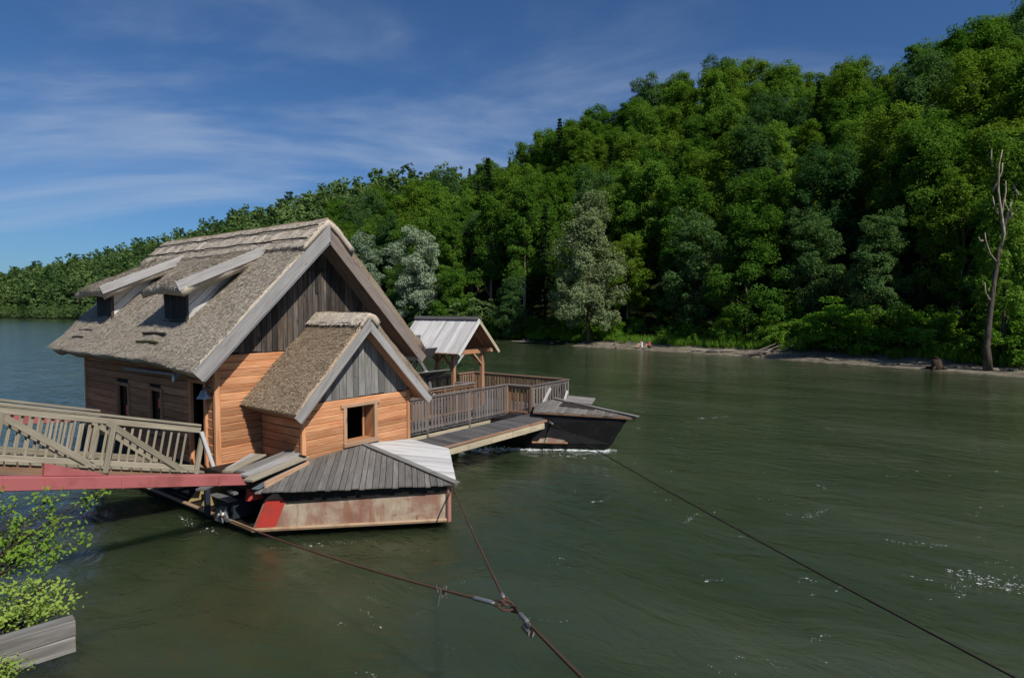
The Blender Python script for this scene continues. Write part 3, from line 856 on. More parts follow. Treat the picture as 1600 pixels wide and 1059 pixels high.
g, _ = at(1001, 1.0)
person(g + V((-.05, 0, .06)), -2.6, 'person in a white top sitting at the water edge', M['white_cloth'], M['white_cloth'])
g, _ = at(1015, 1.0)
person(g + V((0, 0, .06)), -2.9, 'person in a red shirt sitting at the water edge', M['red_cloth'], M['dark_cloth'])

# ---------------------------------------------------------------- thatch
def thatch(name, parent, mat, P, n, thick, nx, ny, amp=.035, edge=.05, seed=0, sag=0.0, name_reeds=True, reeds=0, reed_mat=None, rl=.05, slopedir=None, round_front=0.0):
    """P(s,t) gives the top surface; s along the eave, t from eave (0) to top (1); a closed slab with a ragged edge"""
    n = V(n).normalized(); T = []; B = []; uvs = []
    for j in range(ny + 1):
        for i in range(nx + 1):
            s, t = i / nx, j / ny; p = V(P(s, t))
            q = p + V((seed, 0, 0))
            d = mnoise.noise(q * 2.1) * amp + mnoise.noise(q * 6.0) * amp * .55
            e = 0
            if j == 0: e = 1
            wob = V((mnoise.noise(q * 1.3 + V((9, 0, 0))), mnoise.noise(q * 1.9 + V((0, 7, 0))), mnoise.noise(q * 1.5 + V((0, 0, 4))))) * edge * (1 if (j == 0 or i in (0, nx)) else .3)
            rf = -round_front * max(0, 1 - t * ny / 3) ** 2
            T.append(p + n * (d + rf) + wob)
            B.append(p - n * thick * (1 + .15 * mnoise.noise(q * 2.5)) + wob * 1.2)
    m = MB(); W = nx + 1; N = len(T); fs = []
    for j in range(ny):
        for i in range(nx):
            a = j * W + i
            fs.append((a, a + 1, a + 1 + W, a + W)); fs.append((N + a + W, N + a + 1 + W, N + a + 1, N + a))
    for i in range(nx):
        fs.append((N + i, N + i + 1, i + 1, i)); a = ny * W + i; fs.append((a, a + 1, N + a + 1, N + a))
    for j in range(ny):
        a = j * W; fs.append((a, a + W, N + a + W, N + a)); a = j * W + nx; fs.append((N + a, N + a + W, a + W, a))
    u = V(P(1, .5)) - V(P(0, .5)); w = V(P(.5, 1)) - V(P(.5, 0))
    if u.cross(w).dot(n) < 0: fs = [tuple(reversed(f)) for f in fs]
    m.v = T + B; m.f = fs; m.uv = []
    o = m.build(name, mat, parent, smooth=False)
    sm = [True] * len(o.data.polygons); o.data.polygons.foreach_set('use_smooth', sm)
    if reeds:
        rg = np.random.default_rng(seed + 5); s = rg.uniform(0, 1, reeds); t = rg.uniform(0, 1, reeds) ** 1.05
        gi = np.array([[tuple(T[j * W + i]) for i in range(W)] for j in range(ny + 1)])
        fi = np.clip(s * nx, 0, nx - 1e-4); fj = np.clip(t * ny, 0, ny - 1e-4); i0 = fi.astype(int); j0 = fj.astype(int); a = (fi - i0)[:, None]; b = (fj - j0)[:, None]
        c = gi[j0, i0] * (1 - a) * (1 - b) + gi[j0, i0 + 1] * a * (1 - b) + gi[j0 + 1, i0] * (1 - a) * b + gi[j0 + 1, i0 + 1] * a * b
        nn = np.array(n); dn = -unit(np.array([tuple(w)])); dn = dn - nn * (dn @ nn)[:, None]; dn = unit(dn)[0]; cr = np.cross(nn, dn)
        k = rl * rg.uniform(.5, 1.3, reeds)[:, None]
        dirv = dn + cr * rg.normal(0, .45, reeds)[:, None] + nn * rg.uniform(.05, .55, reeds)[:, None]
        wd = cr * (rg.uniform(.004, .011, reeds))[:, None]
        st_ = c + nn * rg.uniform(-.015, .02, reeds)[:, None]
        v = np.stack([st_ - wd, st_ + wd, st_ + dirv * k + wd, st_ + dirv * k - wd], 1).reshape(-1, 3) - np.array(OFF[parent.name])
        # reeds hanging out of the eave
        me = mesh_np('thatch_reeds', v, 4, reed_mat, rg.uniform(0, 1, reeds))
        r = bpy.data.objects.new('thatch_reeds', me); COL.objects.link(r); r.parent = o; r['kind'] = 'stuff'; OFF[r.name] = OFF[parent.name]
    return o

# ---------------------------------------------------------------- the mill house
HO = (0, 0, .95)
mill = thing('mill_house', 'big floating mill house with thatched roof, two dormers and dark plank gable', 'building', HO)
AP, RZ = 2.69, 6.92                         # ridge line
LE, RE = -.80, 6.12                         # eaves
EZ = 3.48
FB, BB = -.64, 8.42                         # front and back edge of the roof
def roofL(s, t): return (LE + (AP - LE) * t, FB + (BB - FB) * s, EZ + .08 * s - .10 * (1 - t) * max(0, 1 - s * 6) + (RZ - EZ) * t + .03 * s * t)
def roofR(s, t): return (RE + (AP - RE) * t, FB + (BB - FB) * s, EZ + .06 + (RZ - EZ + .06) * t)
thatch('thatch_roof', mill, M['thatch'], roofL, (-.71, 0, .71), .27, 70, 28, .035, .05, 1, reeds=85000, reed_mat=M['reeds'])
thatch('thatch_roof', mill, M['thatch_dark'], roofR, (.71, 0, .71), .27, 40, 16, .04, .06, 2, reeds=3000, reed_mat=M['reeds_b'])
def ridge_cap(parent, ap, z, b0, b1, w, th, mat, seed, nb):
    m = MB(); ns = 12; rows = []; bot = []
    for i in range(nb + 1):
        b = b0 + (b1 - b0) * i / nb; r = []; r2 = []
        for k in range(ns + 1):
            x = -1 + 2 * k / ns; ed = 1 + .10 * mnoise.noise(V((b * 2.6, x, seed)))
            xx = x * w * ed; h = -abs(xx) * .985 - .04 * math.exp(-(x * 5) ** 2)
            nz = .035 * mnoise.noise(V((b * 3, xx * 3, seed + 3))) + .02 * math.sin(b * 9 + x * 2)
            lift = th * (1 - .25 * abs(x) ** 3) + nz
            nx_ = (-1 if x < -1e-6 else 1 if x > 1e-6 else 0) * .7
            r.append(V((ap + xx + nx_ * lift, b, z + h + lift * (.72 if nx_ else .95)))); r2.append(V((ap + xx, b, z + h - .06)))
        rows.append(r); bot.append(r2)
    W = ns + 1; vs = [p for r in rows for p in r] + [p for r in bot for p in r]; N = len(rows) * W; fs = []
    for i in range(nb):
        for k in range(ns):
            a = i * W + k; fs.append((a, a + 1, a + 1 + W, a + W)); fs.append((N + a, N + a + W, N + a + 1 + W, N + a + 1))
        a = i * W; fs.append((a, a + W, N + a + W, N + a)); a = i * W + ns; fs.append((a, N + a, N + a + W, a + W))
    for k in range(ns): fs.append((k, N + k, N + k + 1, k + 1)); a = nb * W + k; fs.append((a, a + 1, N + a + 1, N + a))
    m.v = vs; m.f = fs
    o = m.build('ridge_cap', mat, parent, smooth=True)
    rg = np.random.default_rng(seed); n = int((b1 - b0) * 900); b = rg.uniform(b0, b1, n); x = rg.uniform(-1, .6, n) * w
    c = np.stack([ap + x + np.sign(x) * th * .72, b, z - np.abs(x) * .985 + th * .74], 1)
    sg = np.sign(x)[:, None]; dn = np.concatenate([sg * .71, np.zeros((n, 1)), -np.full((n, 1), .71)], 1); nn = np.concatenate([sg * .71, np.zeros((n, 1)), np.full((n, 1), .71)], 1)
    cr = np.tile([0, 1., 0], (n, 1)); k = rg.uniform(.05, .14, n)[:, None]
    d = dn + cr * rg.normal(0, .22, n)[:, None] + nn * rg.uniform(0, .14, n)[:, None]; wd = cr * rg.uniform(.006, .014, n)[:, None]
    v = np.stack([c - wd, c + wd, c + d * k + wd, c + d * k - wd], 1).reshape(-1, 3) - np.array(OFF[parent.name])
    r = bpy.data.objects.new('ridge_reeds', mesh_np('ridge_reeds', v, 4, M['reeds'], rg.uniform(.25, 1, n))); COL.objects.link(r); r.parent = o; r['kind'] = 'stuff'
    return o
ridge_cap(mill, AP, RZ + .02, FB - .06, BB + .1, .72, .09, M['ridge'], 21, 70)
for dd in (.22, .56):
    for sgn in (-1, 1):
        pts = [(AP + sgn * (dd + .09 + .03 * mnoise.noise(V((b, dd * 9, 0)))), b, RZ - dd * .985 + .12 + .03 * mnoise.noise(V((b * 1.4, dd * 5, 2)))) for b in np.arange(FB - .02, BB + .05, .35)]
        MB().tube(pts, .019, 6).build('ridge_rod', M['blackwood'], mill, smooth=True)

# gable end: separate scorched planks under the roof
gb = 3.66
def gz(a): return RZ - .42 - abs(a - AP) * (RZ - EZ) / (AP - LE)
gl, gr = AP - (RZ - .42 - gb) / ((RZ - EZ) / (AP - LE)), AP + (RZ - .42 - gb) / ((RZ - EZ) / (AP - LE))
gl = max(gl, -.02); gr = min(gr, 5.4)
planks([(gl, -.02, gb), (gr, -.02, gb), (gr, -.02, max(gb + .02, gz(gr))), (AP, -.02, RZ - .42), (gl, -.02, max(gb + .02, gz(gl)))], (0, 0, 1), .145, .014, .03, M['gable'], mill, 'gable_plank', .007, .025, .12, (0, -1, 0))
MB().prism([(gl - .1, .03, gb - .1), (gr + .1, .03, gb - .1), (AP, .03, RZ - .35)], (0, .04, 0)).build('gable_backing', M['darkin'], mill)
MB().prism([(gl - .1, 8.0, gb - .1), (gr + .1, 8.0, gb - .1), (AP, 8.0, RZ - .35)], (0, .05, 0)).build('gable_backing', M['gable'], mill)
# black bars on the planks, standing in for the shade inside a cut-out cross
cm = MB(); cm.bar((AP + .06, -.035, 5.12), (AP + .06, -.035, 6.02), .085, .03, (1, 0, 0), .004); cm.bar((AP - .19, -.038, 5.74), (AP + .31, -.038, 5.74), .085, .03, (0, 0, 1), .004)
cm.build('gable_cross', M['blackwood'], mill)
# bargeboards of the main gable
sl = (RZ - EZ) / (AP - LE)
def rake(parent, apx, apz, ex, ez, b, w, t, mat, name='bargeboard', drop=0.0):
    d = V((ex - apx, 0, ez - apz)).normalized(); n = V((-d.z, 0, d.x)); n = n if n.z > 0 else -n
    c0 = V((apx, b, apz)) - n * (w / 2 + drop); c1 = V((ex, b, ez)) - n * (w / 2 + drop)
    # mitred at the apex
    p = [V((apx, b, apz)) - n * drop, V((ex, b, ez)) - n * drop, V((ex, b, ez)) - n * (drop + w)]
    k = (w + drop) / max(abs(n.z), .2); p.append(V((apx, b, apz - k)))
    if drop: p[0] = V((apx, b, apz - drop / abs(n.z)))
    return MB().prism(p, (0, -t, 0), d).build(name, mat, parent)
rake(mill, AP - .004, RZ - .06, LE - .05, EZ - .13, FB - .06, .30, .035, M['barge'])
rake(mill, AP + .004, RZ - .06, RE + .03, EZ - .13, FB - .06, .27, .035, M['barge_red'], 'bargeboard', .09)
rake(mill, AP - .004, RZ - .06, LE - .02, EZ - .10, FB - .02, .07, .03, M['pale'], 'drip_board', .28)
rake(mill, AP + .004, RZ - .06, RE + .0, EZ - .10, FB - .02, .05, .03, M['orange_grey'], 'drip_board', .28)
# boarded soffit under the overhang
for sgn, ex in ((-1, LE), (1, RE)):
    d = V((ex - AP, 0, EZ - RZ)).normalized(); n = V((-d.z, 0, d.x)); n = n if n.z > 0 else -n
    p0 = V((AP, 0, RZ)) - n * .33; p1 = V((ex, 0, EZ)) - n * .33
    planks([p0 + V((0, FB + .02, 0)), p1 + V((0, FB + .02, 0)), p1 + V((0, .0, 0)), p0 + V((0, .0, 0))], d, .2, .006, .025, M['barge_red'], mill, 'soffit_board', .002, 0, 0, -n)
# walls: separate horizontal boards
def siding(parent, p0, p1, z0, z1, w, mat, openings=(), out=(0, -1, 0), name='siding_board', t=.05):
    p0, p1 = V(p0), V(p1); L = (p1 - p0).length; d = (p1 - p0) / L; o = V(out); cnt = max(1, round((z1 - z0) / w)); h = (z1 - z0) / cnt
    for i in range(cnt):
        zc = z0 + h * (i + .5); segs = [(0, L)]
        for (x0, x1, y0, y1) in openings:
            if y0 - h * .3 < zc < y1 + h * .3:
                ns = []
                for a, b in segs:
                    if x1 <= a or x0 >= b: ns.append((a, b)); continue
                    if x0 > a: ns.append((a, x0))
                    if x1 < b: ns.append((x1, b))
                segs = ns
        for a, b in segs:
            if b - a < .03: continue
            j = random.uniform(-.003, .003)
            MB().bar(p0 + d * a + V((0, 0, zc - p0.z)) + o * j, p0 + d * b + V((0, 0, zc - p0.z)) + o * j, h - .004, t, (o * .10 + V((0, 0, 1))), .014).build(name, mat, parent)
siding(mill, (.06, 0, .95), (5.2, 0, .95), .93, 3.63, .18, M['orange'])
# left wall with door and two windows
LOP = [(.42, 1.12, .9, 2.92), (2.68, 3.42, 1.5, 2.62), (4.70, 5.50, 1.5, 2.60)]
siding(mill, (0, .08, .95), (0, 7.80, .95), .93, 3.95, .2, M['orange'], LOP, (-1, 0, 0))
siding(mill, (5.24, 0, .95), (5.24, 7.8, .95), .93, 3.7, .3, M['orange_grey'], (), (1, 0, 0))
siding(mill, (0, 7.86, .95), (5.2, 7.86, .95), .93, 3.7, .3, M['orange_grey'], (), (0, 1, 0))
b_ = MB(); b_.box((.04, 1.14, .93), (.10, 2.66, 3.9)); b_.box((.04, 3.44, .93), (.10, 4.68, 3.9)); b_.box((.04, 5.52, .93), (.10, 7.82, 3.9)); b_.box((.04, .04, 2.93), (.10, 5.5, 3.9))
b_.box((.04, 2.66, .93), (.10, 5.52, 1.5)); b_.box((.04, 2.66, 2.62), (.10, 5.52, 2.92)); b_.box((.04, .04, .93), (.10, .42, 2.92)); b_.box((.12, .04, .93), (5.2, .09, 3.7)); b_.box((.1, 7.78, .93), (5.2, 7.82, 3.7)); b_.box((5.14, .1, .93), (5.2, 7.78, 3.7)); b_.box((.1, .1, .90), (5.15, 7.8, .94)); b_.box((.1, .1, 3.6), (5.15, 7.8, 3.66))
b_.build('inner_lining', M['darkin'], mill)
for (a, b, m_) in ((0.0, -.035, M['orange']), (5.24, -.035, M['orange']), (-.0, 7.86, M['orange'])):
    MB().bar((a, b, .9), (a, b, 3.66), .13, .10, (1, 0, 0), .01).build('corner_post', m_, mill)
# door frame and the windows
df = MB().bar((-.035, .40, .93), (-.035, .40, 2.95), .09, .09, (0, 1, 0)).build('door_frame', M['orange'], mill)
MB().bar((-.035, 1.14, .93), (-.035, 1.14, 2.95), .09, .09, (0, 1, 0)).build('door_jamb', M['orange'], df)
MB().bar((-.035, .36, 2.99), (-.035, 1.19, 2.99), .09, .09, (0, 0, 1)).build('door_lintel', M['orange'], df)
MB().box((-.06, .40, .88), (.1, 1.12, .94)).build('door_threshold', M['orange_grey'], df)
dl = MB().box((.07, .46, .95), (.11, .58, 2.9)).build('open_door', M['blackwood'], mill)
def window_left(b0, b1, z0, z1):
    f = MB()
    f.bar((-.03, b0, z0 - .06), (-.03, b0, z1 + .06), .09, .08, (0, 1, 0)); f.bar((-.03, b1, z0 - .06), (-.03, b1, z1 + .06), .09, .08, (0, 1, 0))
    f.bar((-.033, b0 - .04, z1 + .02), (-.033, b1 + .04, z1 + .02), .09, .08, (0, 0, 1))
    o = f.build('window', M['orange'], mill)
    MB().bar((-.045, b0 - .06, z0 - .03), (-.045, b1 + .06, z0 - .03), .06, .13, (0, 0, 1)).build('sill', M['orange_grey'], o)
    MB().box((.04, b0 + .03, z0), (.05, b1 - .03, z1)).build('pane', M['glass'], o)
window_left(2.70, 3.40, 1.5, 2.6); window_left(4.72, 5.48, 1.5, 2.58)

# dormers
def dormer(b0, b1, o0, o1, seed):
    """front wall between b0 and b1, roof between o0 and o1"""
    z0, z1 = 4.40, 5.22; a0 = .13
    root = thatch('dormer', mill, M['thatch'], lambda s, t: (-.34 + 2.45 * t, o0 + (o1 - o0) * s + .12 * t * (1 - s), 5.30 + 1.08 * t - .10 * (2 * s - 1) ** 4 * (1 - t)), (-.40, 0, .91), .25, 22, 20, .03, .09, seed, reeds=9500, reed_mat=M['reeds'], round_front=.09)
    # the near edge has a long bargeboard
    d = V((2.45, .12, 1.08)); p0 = V((-.36, o0 - .045, 5.29)); p1 = p0 + d * .97
    MB().bar(p0 + V((0, 0, -.06)), p1 + V((0, 0, -.06)), .23, .035, (0, 0, 1), .006).build('bargeboard', M['barge'], root)
    planks([(a0, b0, z0), (a0, b1, z0), (a0, b1, z1 + .1), (a0, b0, z1 + .1)], (0, 0, 1), .16, .012, .03, M['blackwood'], root, 'front_plank', .006, 0, .1, (-1, 0, 0))  # near-black front planks: shade under the overhang put into their colour
    MB().bar((a0 - .03, b0 + .02, z0 - .1), (a0 - .03, b0 + .02, z1 + .1), .07, .07, (0, 1, 0)).build('corner_post', M['gable'], root)
    MB().bar((a0 - .02, b0, z0 - .02), (a0 - .02, b1, z0 - .02), .09, .06, (0, 0, 1)).build('sill', M['gable'], root)
    for bb, oo in ((b0, -1), (b1, 1)):
        tri = [(a0, bb, z0 - .1), (a0, bb, z1 + .12), (2.0, bb, 6.1)]
        planks(tri, (1, 0, sl), .22, .012, .03, M['pale'] if oo < 0 else M['grey'], root, 'cheek_board', .005, 0, .1, (0, oo, 0))
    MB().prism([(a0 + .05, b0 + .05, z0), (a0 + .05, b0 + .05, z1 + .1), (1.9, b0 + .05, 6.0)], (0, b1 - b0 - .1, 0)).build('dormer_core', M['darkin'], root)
    MB().bar((a0 + .02, b0 - .02, z0 - .06), (1.95, b0 - .02, z0 - .06 + sl * 1.82), .11, .03, (0, 0, 1), .005).build('flashing_board', M['pale'], root)
dormer(1.50, 2.82, 1.02, 3.06, 31)
dormer(6.04, 7.32, 5.58, 7.72, 37)
# pegged boards in the thatch below each dormer
def peg(b0, b1, a, mat):
    z = EZ + (a - LE) * sl + .09
    m = MB(); m.bar((a, b0, z), (a + .01, (b0 + b1) / 2, z + .01), .07, .05, (-.7, 0, .7), .01); m.bar((a + .01, (b0 + b1) / 2, z + .01), (a - .02, b1, z - .015), .07, .05, (-.7, 0, .7), .01)
    m.build('snow_board', mat, mill)
peg(1.85, 3.05, -.27, M['blackwood']); peg(1.8, 2.95, -.47, wood('mossy_board', (.03, .032, .012), (.07, .075, .025), (.12, .12, .05), 20))
peg(6.5, 7.4, -.28, M['blackwood']); peg(6.6, 7.35, -.48, M['gable'])

# lamp rail under the eave, door lamp
lr = thing('lamp_rail', 'slim grey rail with small spotlights under the thatched eave', 'lamp rail', (-.36, 2.3, 3.25))
MB().bar((-.42, .86, 3.17), (-.42, 3.86, 3.15), .06, .10, (0, 0, 1)).build('rail', M['grey_metal'], lr)
for b in (.95, 3.4): MB().bar((-.38, b, 3.27), (.0, b, 3.34), .04, .04, (0, 0, 1)).build('bracket', M['grey_metal'], lr)
for b in (3.62, 2.35, 1.22):
    MB().lathe((-.40, b, 3.12), [(.005, .07), (.035, .06), (.045, 0), (.005, -.015)], 10).build('spotlight', M['white_metal'], lr, smooth=True)
fl = MB().bar((-.46, .90, 3.16), (-.40, 1.06, 3.06), .16, .12, (0, 0, 1), .02).build('floodlight', M['grey_metal'], lr)
MB().bar((-.515, .89, 3.12), (-.50, 1.03, 3.03), .12, .01, (0, 0, 1)).build('floodlight_glass', M['white_metal'], fl)
bl = thing('door_lamp', 'small bell shaped metal lamp beside the mill doorway', 'lamp', (-.05, .1, 2.7))
MB().tube([(-.05, .1, 2.86), (-.16, .1, 2.94), (-.22, .1, 2.88)], .014, 6).build('lamp_arm', M['bluedark'], bl)
MB().lathe((-.22, .1, 2.66), [(.16, 0), (.155, .02), (.10, .09), (.075, .17), (.03, .22), (.001, .23)], 16).build('lamp_shade', M['grey_metal'], bl, smooth=True)
MB().lathe((-.22, .1, 2.65), [(.001, -.03), (.04, 0), (.03, .06), (.001, .08)], 10).build('bulb', M['white_metal'], bl, smooth=True)
MB().bar((-.05, .1, 2.78), (-.05, .1, 3.0), .11, .035, (0, 1, 0)).build('mount', M['orange'], bl)

# ---------------------------------------------------------------- the small annex
an = thing('mill_annex', 'small thatched annex with open square window in front of the mill house', 'building', (2.77, -1.0, 1.0))
aA, aZ, aL, aR = 2.77, 4.56, .66, 4.88; aE = 2.42; aF = -2.10; aB = -.03; asl = (aZ - aE) / (aA - aL); WB = -1.70
thatch('thatch_roof', an, M['thatch_b'], lambda s, t: (aL + (aA - aL) * t - .10 * (1 - t) * s, aF + (aB - aF) * s, aE + (aZ - aE) * t + .05 * s * (1 - t)), (-.71, 0, .71), .19, 26, 26, .03, .035, 5, reeds=28000, reed_mat=M['reeds_b'], rl=.042)
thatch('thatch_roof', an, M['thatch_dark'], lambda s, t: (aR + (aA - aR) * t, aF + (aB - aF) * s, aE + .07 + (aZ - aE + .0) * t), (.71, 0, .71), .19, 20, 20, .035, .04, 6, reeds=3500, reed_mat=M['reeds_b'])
ridge_cap(an, aA, aZ + .0, aF - .05, aB, .26, .085, M['ridge'], 41, 22)
pts = [(aA - .33, b, aZ - .21 + .015 * math.sin(b * 7)) for b in np.arange(aF, aB, .2)]
MB().tube(pts, .016, 6).build('ridge_rod', M['blackwood'], an, smooth=True)
rake(an, aA - .003, aZ - .07, aL - .03, aE - .10, aF - .045, .21, .03, M['barge'])
rake(an, aA + .003, aZ - .07, aR + .03, aE - .10, aF - .045, .19, .03, M['barge'], 'bargeboard', .06)
rake(an, aA + .003, aZ - .07, aR, aE - .10, aF - .01, .035, .03, M['orange'], 'drip_board', .195)
rake(an, aA - .003, aZ - .07, aL, aE - .09, aF - .01, .05, .03, M['orange_grey'], 'drip_board', .19)
for sgn, ex in ((-1, aL), (1, aR)):
    d = V((ex - aA, 0, aE - aZ)).normalized(); n = V((-d.z, 0, d.x)); n = n if n.z > 0 else -n
    p0 = V((aA, 0, aZ)) - n * .235; p1 = V((ex, 0, aE)) - n * .235
    planks([p0 + V((0, aF + .02, 0)), p1 + V((0, aF + .02, 0)), p1 + V((0, aB - .05, 0)), p0 + V((0, aB - .05, 0))], d, .2, .006, .025, M['beam'], an, 'soffit_board', .002, 0, 0, -n)
wl0, wr0 = 1.12, 4.38; agb = 2.52
def agz(a): return aZ - .30 - abs(a - aA) * asl
planks([(wl0, WB - .02, agb), (wr0, WB - .02, agb - .0), (wr0, WB - .02, max(agb + .02, agz(wr0))), (aA, WB - .02, aZ - .30), (wl0, WB - .02, max(agb + .02, agz(wl0)))], (0, 0, 1), .21, .012, .03, M['annex_gable'], an, 'gable_plank', .005, .02, .1, (0, -1, 0))
MB().prism([(wl0 + .02, WB + .05, agb - .1), (wr0 - .02, WB + .05, agb - .1), (wr0 - .02, WB + .05, agz(wr0)), (aA, WB + .05, aZ - .28), (wl0 + .02, WB + .05, agz(wl0))], (0, .03, 0)).build('gable_backing', M['darkin'], an)
WIN = (2.32, 3.22, 1.42, 2.28)
siding(an, (wl0 + .05, WB, 1), (wr0 - .05, WB, 1), .98, 2.50, .17, M['orange'], [(WIN[0] - wl0 - .05, WIN[1] - wl0 - .05, WIN[2], WIN[3])])
siding(an, (wl0, WB + .05, 1), (wl0, -.06, 1), .98, 2.72, .2, M['orange'], (), (-1, 0, 0))
siding(an, (wr0, WB + .05, 1), (wr0, -.06, 1), .98, 2.62, .25, M['orange'], (), (1, 0, 0))
for a in (wl0, wr0): MB().bar((a, WB - .03, .9), (a, WB - .03, 2.52), .10, .09, (1, 0, 0), .01).build('corner_post', M['orange'], an)
f = MB(); x0, x1, y0, y1 = WIN
f.bar((x0 - .03, WB - .03, y0 - .1), (x0 - .03, WB - .03, y1 + .1), .10, .07, (1, 0, 0)); f2 = MB().bar((x1 + .03, WB - .03, y0 - .1), (x1 + .03, WB - .03, y1 + .1), .10, .07, (1, 0, 0))
wf = f.build('window', M['orange_grey'], an); f2.build('jamb', M['orange_grey'], wf)
MB().bar((x0 - .15, WB - .035, y1 + .05), (x1 + .15, WB - .035, y1 + .05), .09, .07, (0, 0, 1)).build('window_head', M['orange_grey'], wf)
MB().bar((x0 - .1, WB - .04, y0 - .05), (x1 + .1, WB - .04, y0 - .05), .10, .13, (0, 0, 1)).build('sill', M['orange_grey'], wf)
rv = MB(); rv.box((x1 - .012, WB + .02, y0), (x1 + .012, WB + .34, y1)); rv.box((x0 - .012, WB + .02, y0), (x0 + .012, WB + .34, y1)); rv.box((x0, WB + .03, y0 - .03), (x1, WB + .34, y0 - .005)); rv.build('reveal', M['orange'], wf)
MB().bar((x1 - .10, WB + .3, y0), (x1 - .10, WB + .3, y1), .05, .05, (1, 0, 0)).build('inner_jamb', M['orange'], wf)
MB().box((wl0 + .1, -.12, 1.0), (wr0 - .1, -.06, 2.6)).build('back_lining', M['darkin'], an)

# ---------------------------------------------------------------- front boat that carries the mill
fb = thing('front_pontoon', 'rusty steel boat hull under the mill with pointed bow and red paint patch', 'boat', (2.4, 0, 0))
TIP = (2.40, -5.03); LC = (-.44, -2.30); RC = (5.24, -2.30)
FZ = .2
h = MB()
# bow plates: left and right faces, slightly thick
h.prism([(-.44, -2.30, FZ), (TIP[0], TIP[1], FZ), (TIP[0], TIP[1] - .03, .92), (-.16, -2.57, .92), (-.27, -2.465, .78)], (-.0, .05, 0))
h.build('bow_plate', M['rusthull'], fb)
h = MB(); h.prism([(TIP[0], TIP[1], FZ), (5.24, -2.30, FZ), (5.24, -2.30, .92), (TIP[0], TIP[1] - .03, .92)], (0, .05, 0)); h.build('bow_plate', M['rusthull'], fb)
h = MB(); h.prism([(-.445, -2.312, FZ + .015), (-.15, -2.592, FZ + .015), (.02, -2.755, .80), (-.27, -2.478, .80)], (0, -.006, 0)); h.build('red_patch', M['redfresh'], fb)
h = MB(); h.prism([(.0, -2.76, .74), (TIP[0] - .02, TIP[1] - .03, .80), (TIP[0] - .02, TIP[1] - .03, 1.0), (-.15, -2.62, 1.0)], (0, -.03, 0)); h.build('fascia', M['black'], fb)  # black upper strip of the hull, roof overhang's shadow painted into it too
h = MB(); h.tube([(-.47, 3.0, FZ - .01), (-.47, -2.30, FZ - .01), (TIP[0], TIP[1] - .04, FZ - .01), (5.27, -2.3, FZ - .01)], [.045] * 4, 6); h.build('rubbing_flange', paint('rust_cream_flange', (.34, .235, .15), (.2, .11, .06), .6), fb)
h = MB(); h.bar((TIP[0], TIP[1] - .05, FZ - .04), (TIP[0], TIP[1] - .05, .95), .09, .07, (1, 0, 0)); h.build('stem_post', paint('pink_stem', (.36, .17, .14), (.2, .1, .07), .6), fb)
# underside, raked below the flange, and the sides
h = MB()
prof = [(-.44, 9.2), (-.44, -2.30), (TIP[0], TIP[1]), (5.24, -2.30), (5.24, 9.2)]
low = [(-.3, 8.9), (-.3, -2.15), (TIP[0], TIP[1] + .8), (5.05, -2.15), (5.05, 8.9)]
vs = [(a, b, FZ - .03) for a, b in prof] + [(a, b, -.35) for a, b in low]
fs = [(i, i + 5, (i + 1) % 5 + 5, (i + 1) % 5) for i in range(5)] + [(0, 1, 2, 3, 4), (9, 8, 7, 6, 5)]
h.v = vs; h.f = fs; h.uv = []; h.build('hull', M['black'], fb)
h = MB(); h.box((.16, -2.6, FZ - .01), (.22, 9.1, .93)); h.box((4.9, -2.3, FZ - .01), (5.0, 9.1, .93)); h.box((.2, 9.0, FZ - .01), (4.95, 9.1, .93)); h.box((.2, -2.35, .86), (4.95, 9.0, .90)); h.build('side_wall', M['bluedark'], fb)
h = MB(); h.prism([(-.42, -2.28, FZ), (-.30, -2.42, FZ), (-.12, -2.58, .60), (.10, -2.35, FZ)], (0, .03, 0)); h.build('gusset', M['yellow_metal'], fb)
h = MB(); h.prism([(-.45, -.1, FZ), (.1, -.1, FZ), (.1, -.1, .85), (-.1, -.1, .85)], (0, .04, 0)); h.prism([(-.42, .55, FZ), (.1, .55, FZ), (.1, .55, .8)], (0, .04, 0)); h.build('side_frame', M['yellow_metal'], fb)
# plank roof of the bow
E1 = V((-.56, -2.55, 1.04)); E2 = V((2.42, -5.30, 1.0)); E3 = V((4.62, -3.02, 1.04)); RA = V((2.82, -1.72, 1.31))
ed = (E2 - E1); nl = ed.cross(RA - E1).normalized(); nl = nl if nl.z > 0 else -nl
def onL(a, b): return V((a, b, E1.z - (nl.x * (a - E1.x) + nl.y * (b - E1.y)) / nl.z))
pd = nl.cross(ed).normalized(); pd = pd if pd.y > 0 else -pd
planks([E1, E2, RA, onL(1.1, -1.74)], pd, .135, .012, .028, M['roofgrey'], fb, 'roof_plank', .008, .03, .12, nl)
ed2 = E3 - E2; nr_ = ed2.cross(RA - E2).normalized(); nr_ = nr_ if nr_.z > 0 else -nr_
def onR(a, b): return V((a, b, E2.z - (nr_.x * (a - E2.x) + nr_.y * (b - E2.y)) / nr_.z))
pd2 = nr_.cross(ed2).normalized(); pd2 = pd2 if pd2.y > 0 else -pd2
planks([E2, E3, onR(4.40, -1.76), RA], pd2, .15, .008, .028, M['pale'], fb, 'roof_plank', .002, .004, .1, nr_)  # right face far paler than the left: glare off the wood painted in
MB().bar(E2 + V((0, 0, .03)), RA + V((0, 0, .03)), .17, .03, (1, .3, 0), .006).build('ridge_board', M['grey'], fb)
q0, q1 = onL(-.52, -2.50) + V((0, 0, .04)), onL(1.08, -1.80) + V((0, 0, .04))
MB().bar(q0, q1, .16, .012, (-.4, .9, 0), .003).build('flashing', M['blue_metal'], fb)
